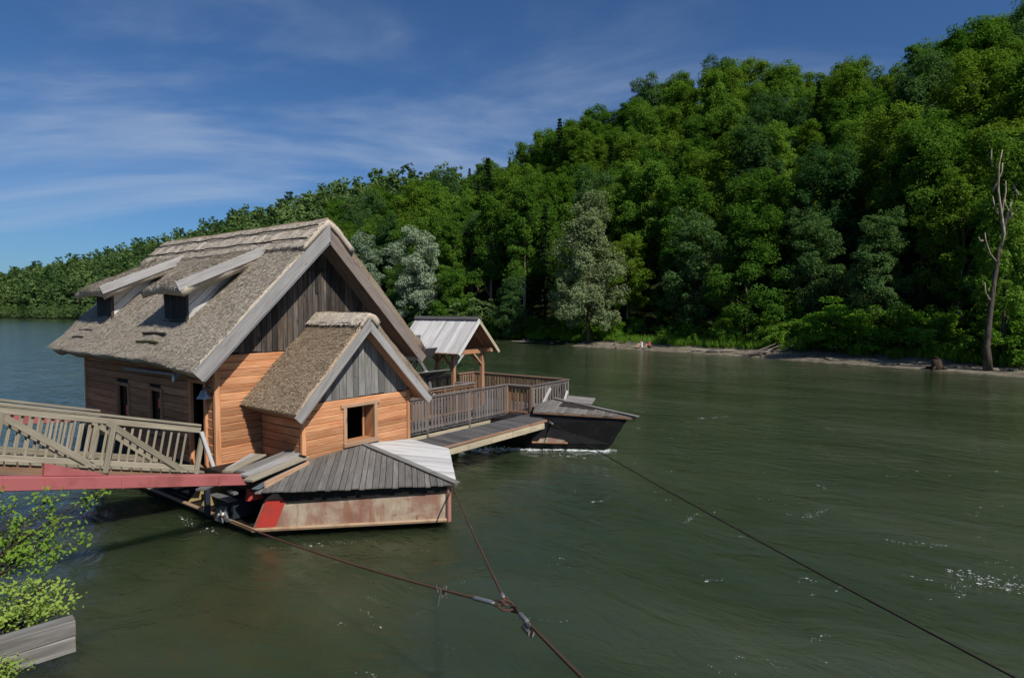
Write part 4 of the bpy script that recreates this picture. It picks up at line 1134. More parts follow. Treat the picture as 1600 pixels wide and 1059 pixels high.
# boarded cover between annex and boat edge
cv = thing('plank_cover', 'stack of long grey boards covering the boat edge left of the annex', 'boards', (.3, -2, 1.2))
for i, (b, z, m_) in enumerate(((-2.24, 1.27, 'bridge'), (-1.98, 1.31, 'barge'), (-1.72, 1.34, 'grey'), (-1.36, 1.30, 'bridge'), (-1.1, 1.27, 'barge'))):
    s0 = -.56 + .06 * i if i < 3 else -.62 + .2 * i - .5
    MB().bar((s0, b - .08, z - .03), (1.10 if i < 3 else .55, b + .42, z + .05), .25, .045, (-.25, .97, 0), .006).build('board', M[m_ if i != 2 else 'grey'], cv)
MB().bar((-.30, -2.50, 1.10), (1.10, -1.96, 1.17), .17, .04, (0, 0, 1), .006).build('edge_board', M['orange_grey'], cv)
MB().bar((1.02, -1.95, 1.36), (1.04, -1.3, 1.34), .05, .05, (0, 0, 1)).build('batten', M['blackwood'], cv)
MB().box((-.35, -2.3, .92), (1.05, -.2, 1.12)).build('bearer', M['black'], cv)
# winch housing with the cable eye
wi = thing('cable_anchor', 'dark steel housing with grey cable bracket on the boat flange', 'anchor', (-.3, -.9, .2))
MB().box((-.42, -1.45, .22), (.15, -.75, .62)).build('housing', M['bluedark'], wi)
MB().bar((-.46, -1.5, .645), (-.46, -.72, .645), .2, .03, (1, 0, 0)).build('lid', M['grey_metal'], wi)
MB().prism([(-.50, -1.42, .2), (-.50, -1.05, .2), (-.50, -1.12, .48), (-.50, -1.34, .5)], (-.05, 0, 0)).build('bracket_plate', M['grey_metal'], wi)
MB().prism([(-.62, -1.42, .2), (-.62, -1.1, .2), (-.62, -1.16, .46), (-.62, -1.34, .48)], (-.03, 0, 0)).build('bracket_plate', M['grey_metal'], wi)
MB().tube([(-.66, -1.28, .34), (-.46, -1.28, .34)], .04, 8).build('pin', M['white_metal'], wi)

# ---------------------------------------------------------------- deck on the right
dk = thing('deck_platform', 'timber deck between the mill and the dark boat with pale beams below', 'deck', (8, 0, .9))
planks([(4.5, -.46, .90), (10.5, -.46, .90), (10.5, .9, .90), (4.5, .9, .90)], (0, 1, 0), .15, .008, .04, M['deckdark'], dk, 'deck_board', .003, .01, 0, (0, 0, 1))
planks([(9.65, 1.06, .90), (13.2, 1.06, .90), (13.2, 5.2, .90), (9.65, 5.2, .90)], (0, 1, 0), .15, .008, .04, M['deckdark'], dk, 'deck_board', .003, .01, 0, (0, 0, 1))
planks([(10.51, -1.45, .90), (13.2, -1.45, .90), (13.2, 1.05, .90), (10.51, 1.05, .90)], (0, 1, 0), .15, .008, .04, M['deckdark'], dk, 'deck_board', .003, .01, 0, (0, 0, 1))
MB().bar((4.45, -.30, .84), (10.3, -.30, .84), .10, .1, (0, 0, 1)).build('edge_beam', M['black'], dk)  # black strip painted for the shaded gap between deck boards and pale beam
MB().bar((4.45, -.36, .665), (10.3, -.36, .665), .25, .12, (0, 0, 1)).build('bearer_beam', M['cream'], dk)
MB().bar((4.45, .8, .7), (10.2, .8, .7), .26, .12, (0, 0, 1)).build('bearer_beam', M['cream'], dk)
for a in (5.2, 7.0, 8.8, 10.0): MB().bar((a, -.28, .70), (a, 1.0, .70), .14, .1, (0, 0, 1)).build('joist', M['black'], dk)

def rail_run(root, p0, p1, zb, h, mats, post_at=(0., 1.), spacing=.145, bw=.085, low=.10, post_low=0.0, top_mat=None, face=None):
    p0, p1 = V((*p0, zb)), V((*p1, zb)); L = (p1 - p0).length; d = (p1 - p0) / L; n = V((-d.y, d.x, 0)); mr, mb, mp_ = mats
    up = V((0, 0, 1)); tm = top_mat or mr
    MB().bar(p0 + up * h - d * .04, p1 + up * h + d * .04, .14, .045, n).build('top_rail', tm, root)
    MB().bar(p0 + up * (h - .09), p1 + up * (h - .09), .08, .045, up).build('upper_rail', mr, root)
    MB().bar(p0 + up * (low + .02), p1 + up * (low + .02), .085, .05, up).build('lower_rail', mr, root)
    for k in post_at:
        q = p0 + d * L * k; MB().bar(q - up * post_low, q + up * (h - .02), .10, .09, n).build('post', mp_, root)
    c = int(L / spacing)
    for i in range(c):
        q = p0 + d * (L * (i + .5) / c) + n * .036 * (face or 1)
        if min(abs((q - p0).dot(d) - L * k) for k in post_at) < .07: continue
        MB().bar(q + up * (low - .03), q + up * (h - .07), bw, .022, d, .004).build('baluster', mb, root)
dr = thing('deck_railing', 'grey baluster railing running round the outer edge of the deck', 'railing', (10.5, -.4, .95))
G = (M['rail'], M['rail'], M['rail']); Rr = (M['railred'], M['railred'], M['railred'])
rail_run(dr, (4.55, -.40), (10.42, -.40), .93, 1.03, G, (.0, .32, .66, 1.0), .14, .09, .04, .32, face=-1)
MB().bar((10.46, -.44, .93), (10.46, -.44, 1.93), .10, .09, (1, 0, 0)).build('corner_post', M['railred'], dr)
rail_run(dr, (10.52, -.44), (10.62, -1.40), .93, 1.03, Rr, (0., 1.), .14, .085, .04, top_mat=M['rail'])
rail_run(dr, (10.66, -1.42), (13.16, -1.38), .93, 1.03, (M['rail'], M['rail'], M['rail']), (0., .35, .98), .17, .08, .04, face=-1)
rail_run(dr, (13.18, -1.34), (13.18, 3.4), .93, 1.03, Rr, (0., .3, .6, 1.), .15, .085, .04)
rail_run(dr, (13.1, 3.45), (9.9, 3.45), .93, 1.03, Rr, (0., .5, 1.), .15, .085, .04)
for p0, p1 in (((10.95, -1.52, 1.0), (11.75, -1.50, 1.78)), ((12.6, -1.5, .98), (12.95, -1.48, 1.55))):
    MB().bar(p0, p1, .13, .035, (1, 0, 0)).build('bracing_board', M['pale'], dr)
MB().bar((10.62, -1.52, 1.25), (10.90, -1.50, .95), .07, .035, (1, 0, 1)).build('bracing_board', M['grey'], dr)
ir = thing('wheel_railing', 'brown inner railing guarding the mill wheel opening behind the deck', 'railing', (8, 1.1, .95))
rail_run(ir, (5.4, .86), (10.15, .86), .93, 1.03, Rr, (0., .33, .66, 1.), .145, .085, .04, top_mat=M['rail'])
rail_run(ir, (10.2, .9), (9.85, 1.45), .93, 1.03, Rr, (1.0,), .145, .085, .04, top_mat=M['rail'])

# gangway in front of the deck
gw = thing('gangway', 'narrow dark plank walkway on pale beams along the front of the deck', 'walkway', (8.5, -1, .6))
GZ = 1.0
planks([(4.60, -1.46, GZ), (10.50, -1.44, GZ), (9.90, -2.52, GZ), (4.80, -2.56, GZ)], (.1, 1, 0), .19, .012, .045, M['deckdark'], gw, 'walk_plank', .006, .012, .1, (0, 0, 1))
MB().bar((4.80, -2.59, GZ - .055), (9.92, -2.55, GZ - .055), .07, .06, (0, 0, 1)).build('edge_rail', M['railred'], gw)
MB().bar((4.58, -1.45, GZ - .07), (4.77, -2.56, GZ - .07), .11, .05, (0, 0, 1)).build('end_board', M['blackwood'], gw)
x = 4.82
for i, Lk in enumerate((1.1, 1.05, 1.02, .98, .8)):
    MB().bar((x, -2.51, GZ - .20), (x + Lk - .012, -2.51, GZ - .20), .20, .14, (0, 0, 1), .01).build('beam_block', M['cream'], gw); x += Lk
MB().bar((4.6, -1.55, GZ - .18), (9.5, -1.55, GZ - .18), .2, .12, (0, 0, 1)).build('beam', M['cream'], gw)
MB().bar((8.9, -2.4, .66), (8.9, -1.4, .66), .1, .2, (0, 0, 1)).build('cross_beam', M['cream'], gw)

# ---------------------------------------------------------------- far boat
bo = thing('far_pontoon', 'black pointed boat hull with grey plank roof and open hatch at right end', 'boat', (11.6, 0, 0))
T2 = (10.95, -4.98)
vs = [(9.55, 8, .8), (9.55, -2.2, .90), (T2[0], T2[1], 1.06), (12.45, -2.15, .90), (12.45, 8, .8)]
vl = [(9.5, 7.6, .25), (9.5, -2.25, .25), (T2[0] - .1, T2[1] + .45, .25), (12.45, -2.1, .25), (12.45, 7.6, .25)]
vb = [(9.7, 7.4, -.4), (9.7, -1.9, -.4), (T2[0] - .15, T2[1] + 1.2, -.4), (12.2, -1.9, -.4), (12.2, 7.4, -.4)]
h = MB(); h.v = vs + vl + vb
h.f = [(i + 5 * r, i + 5 + 5 * r, (i + 1) % 5 + 5 + 5 * r, (i + 1) % 5 + 5 * r) for r in (0, 1) for i in range(5)] + [(4, 3, 2, 1, 0), (10, 11, 12, 13, 14)]
h.build('hull', M['black'], bo)
def lerp(p, q, t): return V(p).lerp(V(q), t)
MB().tube([vl[1], lerp(vl[1], vl[2], .45), ], [.035, .03], 6).build('rubbing_flange', paint('rust_flange', (.36, .19, .11), (.2, .08, .04), .6), bo)
q = lambda t, z: lerp(lerp(vl[1], vl[2], t), lerp(vs[1], vs[2], t), z) + V((-.012, -.012, 0))
h = MB(); h.prism([q(.06, .02), q(.42, .02), q(.40, .14), q(.2, .26), q(.10, .2)], (-.01, -.01, 0)); h.build('rust_patch', M['rusthull'], bo)
F1 = V((9.94, -1.98, 1.21)); F2 = V((10.98, -5.34, 1.21)); F3 = V((12.6, -2.3, 1.22)); FA = V((11.35, -1.9, 1.46)); FQ = V((10.6, -1.56, 1.22))
ed = F2 - F1; n_ = ed.cross(FA - F1).normalized(); n_ = n_ if n_.z > 0 else -n_
pd = n_.cross(ed).normalized(); pd = pd if pd.y > 0 else -pd
def onF(a, b): return V((a, b, F1.z - (n_.x * (a - F1.x) + n_.y * (b - F1.y)) / n_.z))
planks([F1, F2, FA, onF(10.6, -1.62)], pd, .15, .014, .03, M['roofgrey'], bo, 'roof_plank', .008, .03, .12, n_)
ed = F3 - F2; n2_ = ed.cross(FA - F2).normalized(); n2_ = n2_ if n2_.z > 0 else -n2_
pd = n2_.cross(ed).normalized()
planks([F2, F3, FA], pd, .15, .014, .03, M['roofgrey'], bo, 'roof_plank', .008, .03, .12, n2_)
MB().bar(F2 + V((0, -.05, .035)), FA + V((0, 0, .035)), .16, .03, (1, 0, 0), .006).build('ridge_board', M['grey'], bo)
h = MB(); h.prism([V((9.98, -2.02, .86)), V((10.95, -4.98, 1.02)), V((10.97, -5.0, 1.18)), F1 + V((.06, -.02, -.03))], (.05, .01, 0)); h.build('bow_bulwark', M['black'], bo)
MB().bar(F1 + V((-.0, -.0, -.05)), F2 + V((0, 0.04, -.05)), .07, .03, (0, 0, 1)).build('fascia', M['railred'], bo)
hc = lerp(F2, FA, .55)
hq = onF(hc.x - .55, hc.y + .1) + n_ * .012
h = MB(); c0 = onF(hc.x - .42, hc.y + .95); c1 = onF(hc.x - .22, hc.y - .35); ax = (c1 - c0).normalized(); ay = n_.cross(ax).normalized()
h.prism([c0 + n_ * .01, c1 + n_ * .01, c1 + ay * .34 + n_ * .01, c0 + ay * .34 + n_ * .01], n_ * .012); h.build('hatch_shade_sheet', M['darkin'], bo)  # dark sheet on the roof planks stands in for the shaded hatch inside
c2 = c0 + ay * .40 + n_ * .03
h = MB(); h.prism([c2, c2 + ax * 1.05, c2 + ax * 1.0 + ay * .55 + V((0, 0, .03)), c2 + ay * .55 + V((0, 0, .03))], n_ * .035); h.build('hatch_lid', M['grey'], bo)

# ---------------------------------------------------------------- roofed shelter on the far boat
pv = thing('roofed_shelter', 'small open timber shelter with pale plank roof behind the deck', 'shelter', (10.6, 3, .9))
pA, pZ, pL, pR, pE = 10.56, 4.36, 9.36, 11.80, 3.09; pF, pB = .95, 4.30
psl = (pZ - pE) / (pA - pL)
nL = V((-psl, 0, 1)).normalized(); nR = V((psl, 0, 1)).normalized()
planks([(pL, pF, pE), (pL, pB, pE), (pA, pB, pZ), (pA, pF, pZ)], (1, 0, psl), .135, .018, .025, M['pale'], pv, 'roof_plank', .006, .02, .12, nL)
planks([(pR, pF, pE), (pR, pB, pE), (pA, pB, pZ), (pA, pF, pZ)], (-1, 0, psl), .155, .012, .025, M['beam'], pv, 'roof_plank', .005, .02, .1, nR)
for sgn, ex in ((-1, pL), (1, pR)):
    MB().bar((pA + sgn * .075, pF - .03, pZ + .0), (pA + sgn * .075, pB + .03, pZ + .0), .17, .025, (sgn, 0, -psl)).build('ridge_board', M['deckdark'], pv)
    rake(pv, pA + sgn * .002, pZ - .02, ex, pE - .02, pF - .005, .12, .03, M['pale'] if sgn < 0 else M['cream'])
    for b in (1.55, 4.0): MB().bar((pA, b, pZ - .1), (ex + sgn * -.05, b, pE - .02), .10, .08, (0, 1, 0)).build('rafter', M['beam'], pv)
    planks([(ex, pF + .03, pE - .04), (ex, pB, pE - .04), (pA, pB, pZ - .04), (pA, pF + .03, pZ - .04)], (0, 1, 0), .3, .004, .015, M['beam'], pv, 'ceiling_board', .001, 0, 0, (0, 0, -1))
for a in (9.78, 11.44):
    for b in (1.55, 4.0):
        MB().bar((a, b, .9), (a, b, 3.06), .14, .14, (1, 0, 0), .012).build('post', M['beam'], pv)
        sg = 1 if a < 10.5 else -1
        MB().bar((a + sg * .05, b, 2.55), (a + sg * .55, b, 3.0), .09, .08, (0, 1, 0)).build('brace', M['pale'] if (a < 10 and b < 2) else M['beam'], pv)
        s2_ = 1 if b < 2 else -1
        MB().bar((a, b + s2_ * .05, 2.5), (a, b + s2_ * .6, 3.0), .09, .08, (1, 0, 0)).build('brace', M['beam'], pv)
    MB().bar((a, 1.05, 3.12), (a, 4.2, 3.12), .14, .14, (0, 0, 1)).build('wall_plate', M['beam'], pv)
for b in (1.55, 4.0): MB().bar((9.55, b, 3.06), (11.68, b, 3.06), .16, .12, (0, 0, 1)).build('tie_beam', M['beam'], pv)

# ---------------------------------------------------------------- mill wheel
mw = thing('waterwheel', 'dark wooden paddle wheel turning between the mill and the shelter', 'mill wheel', (7.2, 3.05, 1.6))
wc = V((0, 3.05, 1.6)); R_ = 2.12
MB().tube([(5.2, wc.y, wc.z), (10.0, wc.y, wc.z)], .2, 12).build('axle', M['deckdark'], mw)
for a in (6.2, 8.4):
    pts = [(a, wc.y + (R_ - .45) * math.cos(t), wc.z + (R_ - .45) * math.sin(t)) for t in np.linspace(0, 2 * math.pi, 33)]
    MB().tube(pts, .07, 6, False).build('rim', M['deckdark'], mw)
for k in range(14):
    t = 2 * math.pi * (k + .02) / 14; d = V((0, math.cos(t), math.sin(t))); tn = V((0, -math.sin(t), math.cos(t)))
    c = V((0, wc.y, wc.z)) + d * (R_ - .2)
    MB().bar(c + V((5.5, 0, 0)), c + V((9.05, 0, 0)), .56, .04, d, .006).build('paddle', M['grey'], mw)
    for a in (6.2, 8.4):
        MB().bar(V((a, wc.y, wc.z)) + d * .2, V((a, wc.y, wc.z)) + d * R_, .1, .08, tn).build('spoke', M['deckdark'], mw)
        MB().bar(c + V((a - .02, 0, 0)) - tn * .03, c + V((a - .02, 0, 0)) - tn * .22 - d * .3, .08, .06, (1, 0, 0)).build('paddle_strut', M['pale'], mw)

# ---------------------------------------------------------------- footbridge from the near bank
br = thing('footbridge', 'sloping wooden footbridge with lichened baluster railings leading to the mill door', 'bridge', (-2, .5, 1.4))
def bz(a): return 1.0 + .262 * (-.4 - a)
BE = -7.4
for b, near in ((.10, True), (1.38, False)):
    a1 = -.33 if near else -1.9
    MB().bar((a1, b, bz(a1) + 1.07), (BE, b, bz(BE) + 1.07), .05, .13, (0, 0, 1)).build('hand_rail', M['bridge'], br)
    MB().bar((a1, b, bz(a1) + .96), (BE, b, bz(BE) + .96), .13, .06, (0, 0, 1)).build('top_chord', M['bridge'], br)
    MB().bar((-.42, b, bz(-.42) + .08), (BE, b, bz(BE) + .08), .12, .06, (0, 0, 1)).build('bottom_chord', M['bridge'], br)
    a = -.62
    while a > BE:
        if (a1 + .1 > a):
            if a > -.66 and near: a -= .155; continue
            MB().bar((a, b + .035, bz(a) + .06), (a + .17, b + .035, bz(a) + .90), .048, .025, (1, 0, 0)).build('baluster', M['bridge'], br)
        a -= .155
    for a in ((-.45, -2.25, -4.05, -5.85) if near else (-2.1, -4.05, -5.85)):
        MB().bar((a - .03, b - .045, bz(a) - .10), (a + .16, b - .045, bz(a) + .88), .10, .08, (1, 0, 0)).build('post', M['bridge'], br)
    for a, a2 in ((-2.2, -.75), (-4.0, -2.45), (-5.8, -4.25)):
        MB().bar((a, b - .05, bz(a) + .92), (a2, b - .05, bz(a2) + .0), .12, .05, (1, 0, 1)).build('brace', M['bridge'], br)
for a in np.arange(BE, -.35, .19):
    MB().bar((a, .02, bz(a) + .0), (a, 1.46, bz(a) + .0), .165, .04, (1, 0, -.262)).build('deck_board', M['bridge'], br)
for b in (.12, 1.36): MB().bar((-.3, b, bz(-.3) - .13), (BE, b, bz(BE) - .13), .2, .1, (0, 0, 1)).build('stringer', M['railred'], br)
MB().bar((-.36, -.02, 1.92), (-.12, -.12, .98), .085, .07, (1, 0, 0), .02).build('end_handrail', M['pale'], br)

# ---------------------------------------------------------------- red steel struts
rb = thing('mooring_strut', 'long faded red steel box beam holding the mill off the bank', 'steel beam', (-2.5, -1.9, 1.4))
S0 = V((-.25, -1.86, 1.12)); S1 = V((-4.75, -2.10, 2.10)); S2 = S1 + (S1 - S0) * .5
MB().bar(S0, S2, .215, .22, (0, 0, 1), .012).build('box_beam', M['redsteel'], rb)
dS = (S1 - S0).normalized()
g0 = S0 + dS * 2.75 + V((0, -.05, .12)); g1 = S0 + dS * 3.72 + V((0, -.05, .12))
MB().prism([g0, g1, g1 + V((.02, 0, .20))], (0, .08, 0)).build('gusset_plate', M['redsteel'], rb)
for t in (.75, 2.55, 3.7, 4.3):
    c = S0 + dS * t
    MB().bar(c + V((0, -.118, -.1)), c + V((0, -.118, .1)), .06, .012, dS, .002).build('weld_strap', M['redsteel'], rb)
MB().prism([(-.40, -2.02, .72), (-.12, -2.12, .72), (-.14, -2.10, 1.0), (-.34, -2.02, 1.0)], (0, .12, 0)).build('hinge_bracket', M['redfresh'], rb)
MB().bar((-.62, -1.95, .92), (-.62, -1.7, .92), .1, .05, (1, 0, 0)).build('hinge_plate', M['grey_metal'], rb)
MB().bar((-.85, -.9, .86), (-.55, -.75, .86), .2, .04, (0, 1, 0)).build('hanger_foot', M['grey_metal'], rb)
MB().bar((-.72, -.95, .3), (-.72, -.95, .85), .1, .1, (1, 0, 0)).build('hanger_leg', M['bluedark'], rb)
rf = thing('far_mooring_strut', 'red steel beam seen through the bridge balusters beyond the mill corner', 'steel beam', (-2.5, 7, 1.5))
MB().bar((.1, 7.35, 1.44), (-5.5, 7.1, 2.0), .28, .22, (0, 0, 1), .012).build('box_beam', M['redsteel'], rf)
MB().bar((-.05, 7.2, 1.1), (-.05, 7.2, 1.7), .2, .2, (1, 0, 0)).build('bracket', M['bluedark'], rf)

# ---------------------------------------------------------------- cables
def wpx(x, y, Y):
    r = V(((x - 800) / 953, 1, 0)); return None
def cable(name, label, pts, r, mat, sagk=.05, n=24):
    P = [V(p) for p in pts]; th = thing(name, label, 'cable', tuple(P[0]), house=False); out = []
    for i in range(n + 1):
        t = i / n; p = P[0].lerp(P[1], t) - V((0, 0, sagk * 4 * t * (1 - t))); out.append(p)
    m = MB()
    m.tube(out, r, 7); m.build('strand', mat, th, smooth=True)
    return th, out
A1 = Wd(-.66, -1.32, .34); RING = V((-.065, 6.45, 1.50)); A2 = Wd(2.44, -5.16, .93); A3 = Wd(9.95, -2.62, .92); A4 = A3 + (V((5.29, 6.48, .83)) - A3) * 1.12
c1, o1 = cable('mooring_cable', 'rusty cable from the red patched hull side down to the shackle', [A1, RING + V((-.125, .025, .015))], .0155, M['rope'], .10)
c2, o2 = cable('mooring_cable', 'rusty cable from the bow tip down to the shackle', [A2, RING + V((-.015, .08, .025))], .0155, M['rope'], .04)
END = V((1.05, 3.4, 1.95))
c3, o3 = cable('mooring_cable', 'rusty cable from the shackle to the near bank', [RING + V((.10, -.095, .01)), END], .017, M['rope'], .02)
c4, o4 = cable('mooring_cable', 'long dark cable from the gangway end across the water to the right', [A3, A4], .015, M['rope_dark'], .10, 40)
def sleeve(p, q, parent, r=.026, name='ferrule', mat='grey_metal'):
    MB().tube([p, V(p).lerp(V(q), .12), V(p).lerp(V(q), .88), q], [r * .7, r, r, r * .7], 9).build(name, M[mat], parent, smooth=True)
sleeve(o1[-2], o1[-1], c1); sleeve(o2[-2].lerp(o2[-1], .3), o2[-1].lerp(o2[-2], .2), c2)
sleeve(o3[1], o3[3], c3); sleeve(o1[1], o1[2], c1, .03); sleeve(o4[0], o4[1], c4, .035)
# a clump of dry weed caught on the first cable
rg = np.random.default_rng(2); cpt = o1[-4].lerp(o1[-3], .4); m = MB()
for i in range(18):
    a = .7 * V(tuple(rg.normal(0, .05, 3))); m.tube([cpt + a * .6, cpt + a + V((0, 0, -.05 - .06 * rg.random())), cpt + a * 1.4 + V((0, 0, -.1 * rg.random()))], .004, 3)
m.build('caught_weed', M['drift'], c1)
sh = thing('ring_shackle', 'rusty oval ring joining the three mooring cables', 'shackle', tuple(RING), house=False)
ax = V((.86, -.45, -.05)).normalized(); ay = V((.35, .75, .45)).normalized()
def oval(c, ax, ay, A, B, r, name, par, mat='rope'):
    pts = [c + ax * (A * math.cos(t)) + ay * (B * math.sin(t)) for t in np.linspace(0, 2 * math.pi, 25)]
    return MB().tube(pts, r, 7, False).build(name, M[mat], par, smooth=True)
oval(RING, ax, ay, .09, .058, .0135, 'ring', sh)
oval(RING + V((-.09, .025, .015)), V((.97, -.2, 0)), V((0, .3, .95)), .058, .03, .011, 'link', sh, 'rope_dark')
oval(RING + V((.0, .06, .02)), V((-.1, .6, .35)).normalized(), V((.9, .1, 0)).normalized(), .05, .026, .011, 'link', sh)
oval(RING + V((.088, -.08, .0)), V((.75, -.65, .1)).normalized(), V((.2, .4, .9)).normalized(), .055, .026, .011, 'link', sh, 'rope_dark')
hb = thing('cable_clamp', 'grey wire rope clamp hanging below the cable beside the shackle', 'clamp', tuple(o3[3]), house=False)
pc = o3[3].lerp(o3[4], .3) + V((-.02, 0, -.06)); d3 = (o3[5] - o3[3]).normalized()
MB().bar(pc - d3 * .11, pc + d3 * .11, .06, .06, (0, 0, 1), .015).build('clamp_body', M['drift'], hb)
for k in (-.06, .0, .06): MB().tube([pc + d3 * k + V((0, 0, -.03)), pc + d3 * k + V((0, 0, .09))], .010, 6).build('bolt', M['grey_metal'], hb)

# ---------------------------------------------------------------- near bank timbers
tb = thing('stacked_timbers', 'two squared grey timbers stacked at the bottom left corner', 'timber', (-4.1, 5.4, 1.6), house=False)
td = V((-.715, -.70, -.0)); E_ = V((-4.12, 5.6, 1.82))
tn_ = V((td.y, -td.x, 0)).normalized()
for k, e in ((0, 0), (1, .004)):
    c = E_ + V((0, 0, -.085 - .152 * k)) + td * e - tn_ * 0.0
    MB().bar(c, c + td * 2.6, .15, .16, (0, 0, 1), .008).build('squared_beam', M['timber'], tb)
    for j, off in enumerate((.09, )): MB().lathe(c + td * (.11 + .05 * k) - V((0, 0, 0)), [(.001, 0)] * 2, 3) if False else None
tc_ = thing('cross_timber', 'grey squared timber laid over the stacked timbers at the left edge', 'timber', (-4.6, 5.0, 1.9), house=False)
c = E_ + td * .62 + V((0, 0, .03))
MB().bar(c + V((.0, .0, 0)), c + V((-.9, .35, .02)), .2, .09, (.3, .8, 0), .008).build('squared_beam', M['timber'], tc_)

# ---------------------------------------------------------------- leafy bush at the left edge
def spray_bush(name, label, roots, tips, seed, n_side, leaf, mat, spread=1.0):
    th = thing(name, label, 'bush', tuple(roots[0]), house=False); rg = np.random.default_rng(seed); LP = []; LN = []; st_m = MB()
    for r, t in zip(roots, tips):
        r, t = V(r), V(t); md = r.lerp(t, .55) + V((0, 0, .25 * (t - r).length * .4))
        pts = [((r.lerp(md, k)).lerp(md.lerp(t, k), k)) for k in np.linspace(0, 1, 9)]
        st_m.tube(pts, [.012 * (1 - .8 * i / 8) for i in range(9)], 5)
        for j in range(n_side):
            k = rg.uniform(.25, 1); i = min(7, int(k * 8)); p = pts[i].lerp(pts[i + 1], k * 8 - i)
            L = (.34 * (1.15 - k) + .07) * spread; an = rg.uniform(0, 6.28); d = V((math.cos(an), math.sin(an), rg.uniform(-.2, .6))).normalized() * L * rg.uniform(.5, 1.2) + (t - r).normalized() * L * .5
            st_m.tube([p, p + d], [.005, .002], 3)
            for q in range(int(9 + 34 * L)):
                u = rg.beta(3.2, 1.1) * 1.08; c = p + d * u
                LP.append(np.array(c) + rg.normal(0, .034, 3)); LN.append([.2, -.4, .8])
    st_m.build('stems', M['bark_dark'], th)
    P = np.array(LP) - np.array(roots[0]); N = np.array(LN) + rg.normal(0, .3, (len(LP), 3))
    o = bpy.data.objects.new('leaves', mesh_np('leaves', leaf_quads(P, N, leaf, rg, .55), 4, mat)); COL.objects.link(o); o.parent = th; o['kind'] = 'stuff'
    return th
def cp(x, y, Y):
    f = V((0, math.cos(math.radians(2.79)), -math.sin(math.radians(2.79)))); u = V((0, math.sin(math.radians(2.79)), math.cos(math.radians(2.79))))
    return V((0, 0, EYE)) + (V((1, 0, 0)) * ((x - 800) / 953) - u * ((y - 529.5) / 953) + f) * Y
rb_ = random.Random(3)
tips = [(172, 762, 6.6), (120, 790, 6.6), (95, 765, 6.7), (130, 845, 6.5), (105, 850, 6.4), (60, 790, 6.6), (30, 775, 6.7), (75, 820, 6.5), (20, 810, 6.5), (50, 850, 6.4), (85, 880, 6.3), (5, 770, 6.8), (5, 850, 6.4), (35, 880, 6.3), (-30, 800, 6.5), (150, 775, 6.6), (110, 815, 6.5), (45, 830, 6.6), (-10, 880, 6.3), (62, 872, 6.4), (20, 845, 6.6), (85, 795, 6.7)]
spray_bush('leafy_bush', 'bright green bush reaching over the water below the red beam at left', [cp(-60 + rb_.uniform(-30, 30), 930 + rb_.uniform(-20, 20), 6.2) for _ in tips], [cp(*t) for t in tips], 12, 4, .023, M['leaf_bush'])
tips = [(118, 912, 6.2), (92, 905, 6.2), (105, 935, 6.1), (60, 925, 6.1), (35, 930, 6.1), (75, 950, 6.0), (10, 945, 6.0), (90, 960, 6.0), (40, 955, 6.0), (-10, 925, 6.1), (20, 965, 5.9), (65, 940, 6.1), (5, 915, 6.2), (50, 965, 6.0)]
spray_bush('leafy_bush', 'low leafy bush just behind the stacked timbers at bottom left', [cp(-40 + rb_.uniform(-40, 60), 1000 + rb_.uniform(-10, 20), 6.25) for _ in tips], [cp(*t) for t in tips], 15, 6, .021, M['leaf_bush'])
tips = [(14, 1040, 5.3), (25, 1050, 5.2), (5, 1035, 5.3), (-5, 1045, 5.2)]
spray_bush('weed_tuft', 'small green weed under the stacked timbers in the bottom left corner', [cp(-10, 1085, 5.2) for _ in tips], [cp(*t) for t in tips], 18, 5, .014, M['leaf_bush'], .45)

# ---------------------------------------------------------------- foam
def foam(label, streaks, seed):
    """flat flakes of froth strung along wandering current lines: (start, end, spread, number, size, wander, height)"""
    rg = np.random.default_rng(seed); out = []
    for (p0, p1, w, n, sz, wander, hg) in streaks:
        p0, p1 = np.array(p0[:2], float), np.array(p1[:2], float); d = p1 - p0; L = np.linalg.norm(d); e = d / L; nn = np.array([-e[1], e[0]])
        ph = rg.uniform(0, 6.28, 3)
        for i in range(n):
            k = rg.beta(1.4, 1.6); off = wander * (math.sin(k * 4.1 + ph[0]) + .5 * math.sin(k * 9 + ph[1])) + rg.normal(0, w) * (.3 + math.sin(k * 3.14)) ** 1.2
            c = p0 + d * k + nn * off; r = sz * .62 * rg.lognormal(-.5, .6); st_ = rg.uniform(1.3, 3.2); a0 = rg.uniform(0, 6.28); z = .003 + hg * rg.random() ** 2
            ring = []
            for q in range(6):
                t = a0 + q * 1.047; rr = r * rg.uniform(.6, 1.2); v = c + e * (math.cos(t) * rr * st_) + nn * (math.sin(t) * rr)
                ring.append((v[0], v[1], .002))
            for q in range(6): out += [ring[q], ring[(q + 1) % 6], (c[0], c[1], z)]
    o = bpy.data.objects.new('foam', mesh_np('foam', np.array(out), 3, M['foam'])); COL.objects.link(o); o['kind'] = 'stuff'; o['label'] = label; o['category'] = 'foam'
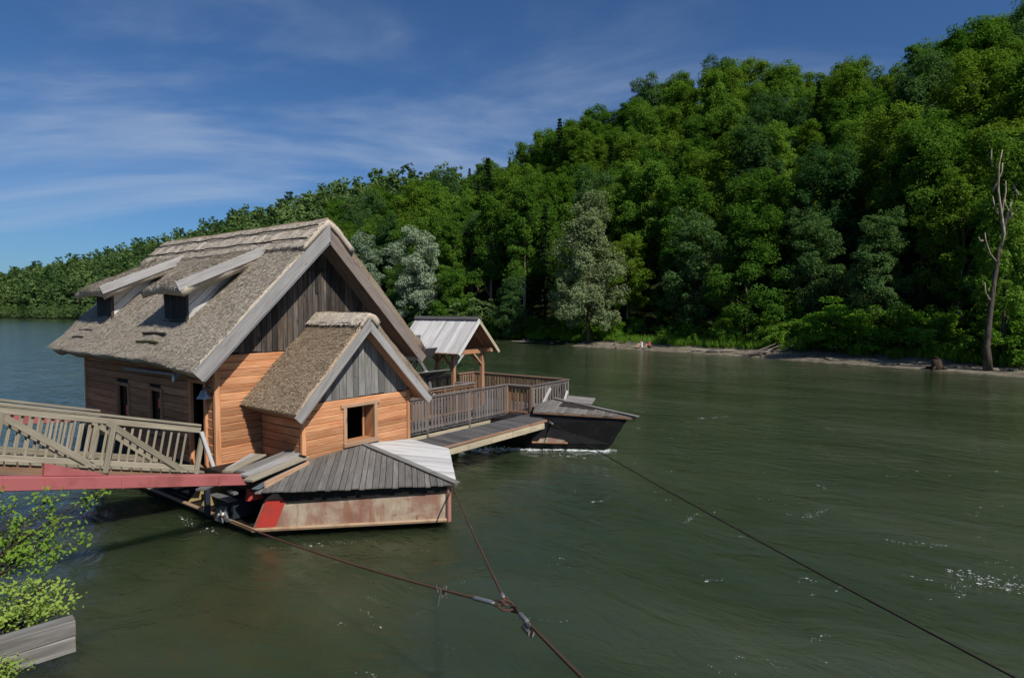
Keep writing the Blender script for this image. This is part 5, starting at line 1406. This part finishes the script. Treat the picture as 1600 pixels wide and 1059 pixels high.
foam('white foam along the waterline of the black boat and under the gangway', [
    (Wd(8.0, -.3, 0), Wd(9.3, -1.9, 0), .16, 300, .03, .05, .04), (Wd(9.2, -1.6, 0), Wd(10.2, -3.3, 0), .10, 230, .03, .06, .03), (Wd(10.1, -3.2, 0), Wd(11.1, -4.6, 0), .13, 300, .035, .07, .04),
    (Wd(9.0, -2.2, 0), Wd(10.6, -4.6, 0), .16, 160, .02, .08, .0)], 1)
foam('white ripples beside the rusty front hull', [(Wd(-.8, .4, 0), Wd(-.7, -1.5, 0), .07, 70, .012, .06, .0), (Wd(2.7, -4.6, 0), Wd(3.0, -3.4, 0), .05, 90, .018, .04, .01), (Wd(-.6, -2.9, 0), Wd(1.2, -4.6, 0), .05, 60, .008, .05, .0)], 2)
foam('patch of white foam on the river at the right edge', [(V((7.7, 10.7, 0)), V((9.3, 9.5, 0)), .16, 150, .013, .14, .01), (V((8.2, 10.0, 0)), V((9.4, 10.1, 0)), .2, 120, .010, .12, .0), (V((7.2, 9.8, 0)), V((8.2, 10.3, 0)), .06, 70, .008, .08, .0)], 3)
rf_ = random.Random(21); SL = [(V((3.7, 13.2, 0)), V((4.7, 14.0, 0)), .05, 70, .009, .06, .0), (V((6.5, 13.6, 0)), V((7.5, 14.2, 0)), .06, 80, .009, .08, .0), (V((7.6, 12.2, 0)), V((8.8, 11.9, 0)), .05, 60, .008, .06, .0),
    (V((8.0, 26, 0)), V((9.5, 26.6, 0)), .05, 60, .02, .05, .0), (V((-28, 42, 0)), V((-22, 43, 0)), .3, 180, .06, .1, .01), (V((-40, 62, 0)), V((-30, 66, 0)), .4, 160, .07, .1, .01), (V((1.9, 14.6, 0)), V((2.6, 15.2, 0)), .04, 40, .008, .05, .0)]
for i in range(90):
    y = rf_.uniform(7.6, 24); x = y * rf_.uniform(-.35, .82); a = rf_.uniform(-.9, .5); L = rf_.uniform(.15, .9)
    SL.append((V((x, y, 0)), V((x + math.cos(a) * L, y + math.sin(a) * L, 0)), .02, rf_.randrange(4, 18), .0045 + .0003 * y, .05, .0))
foam('thin scattered flecks and streaks of foam on open water', SL, 4)
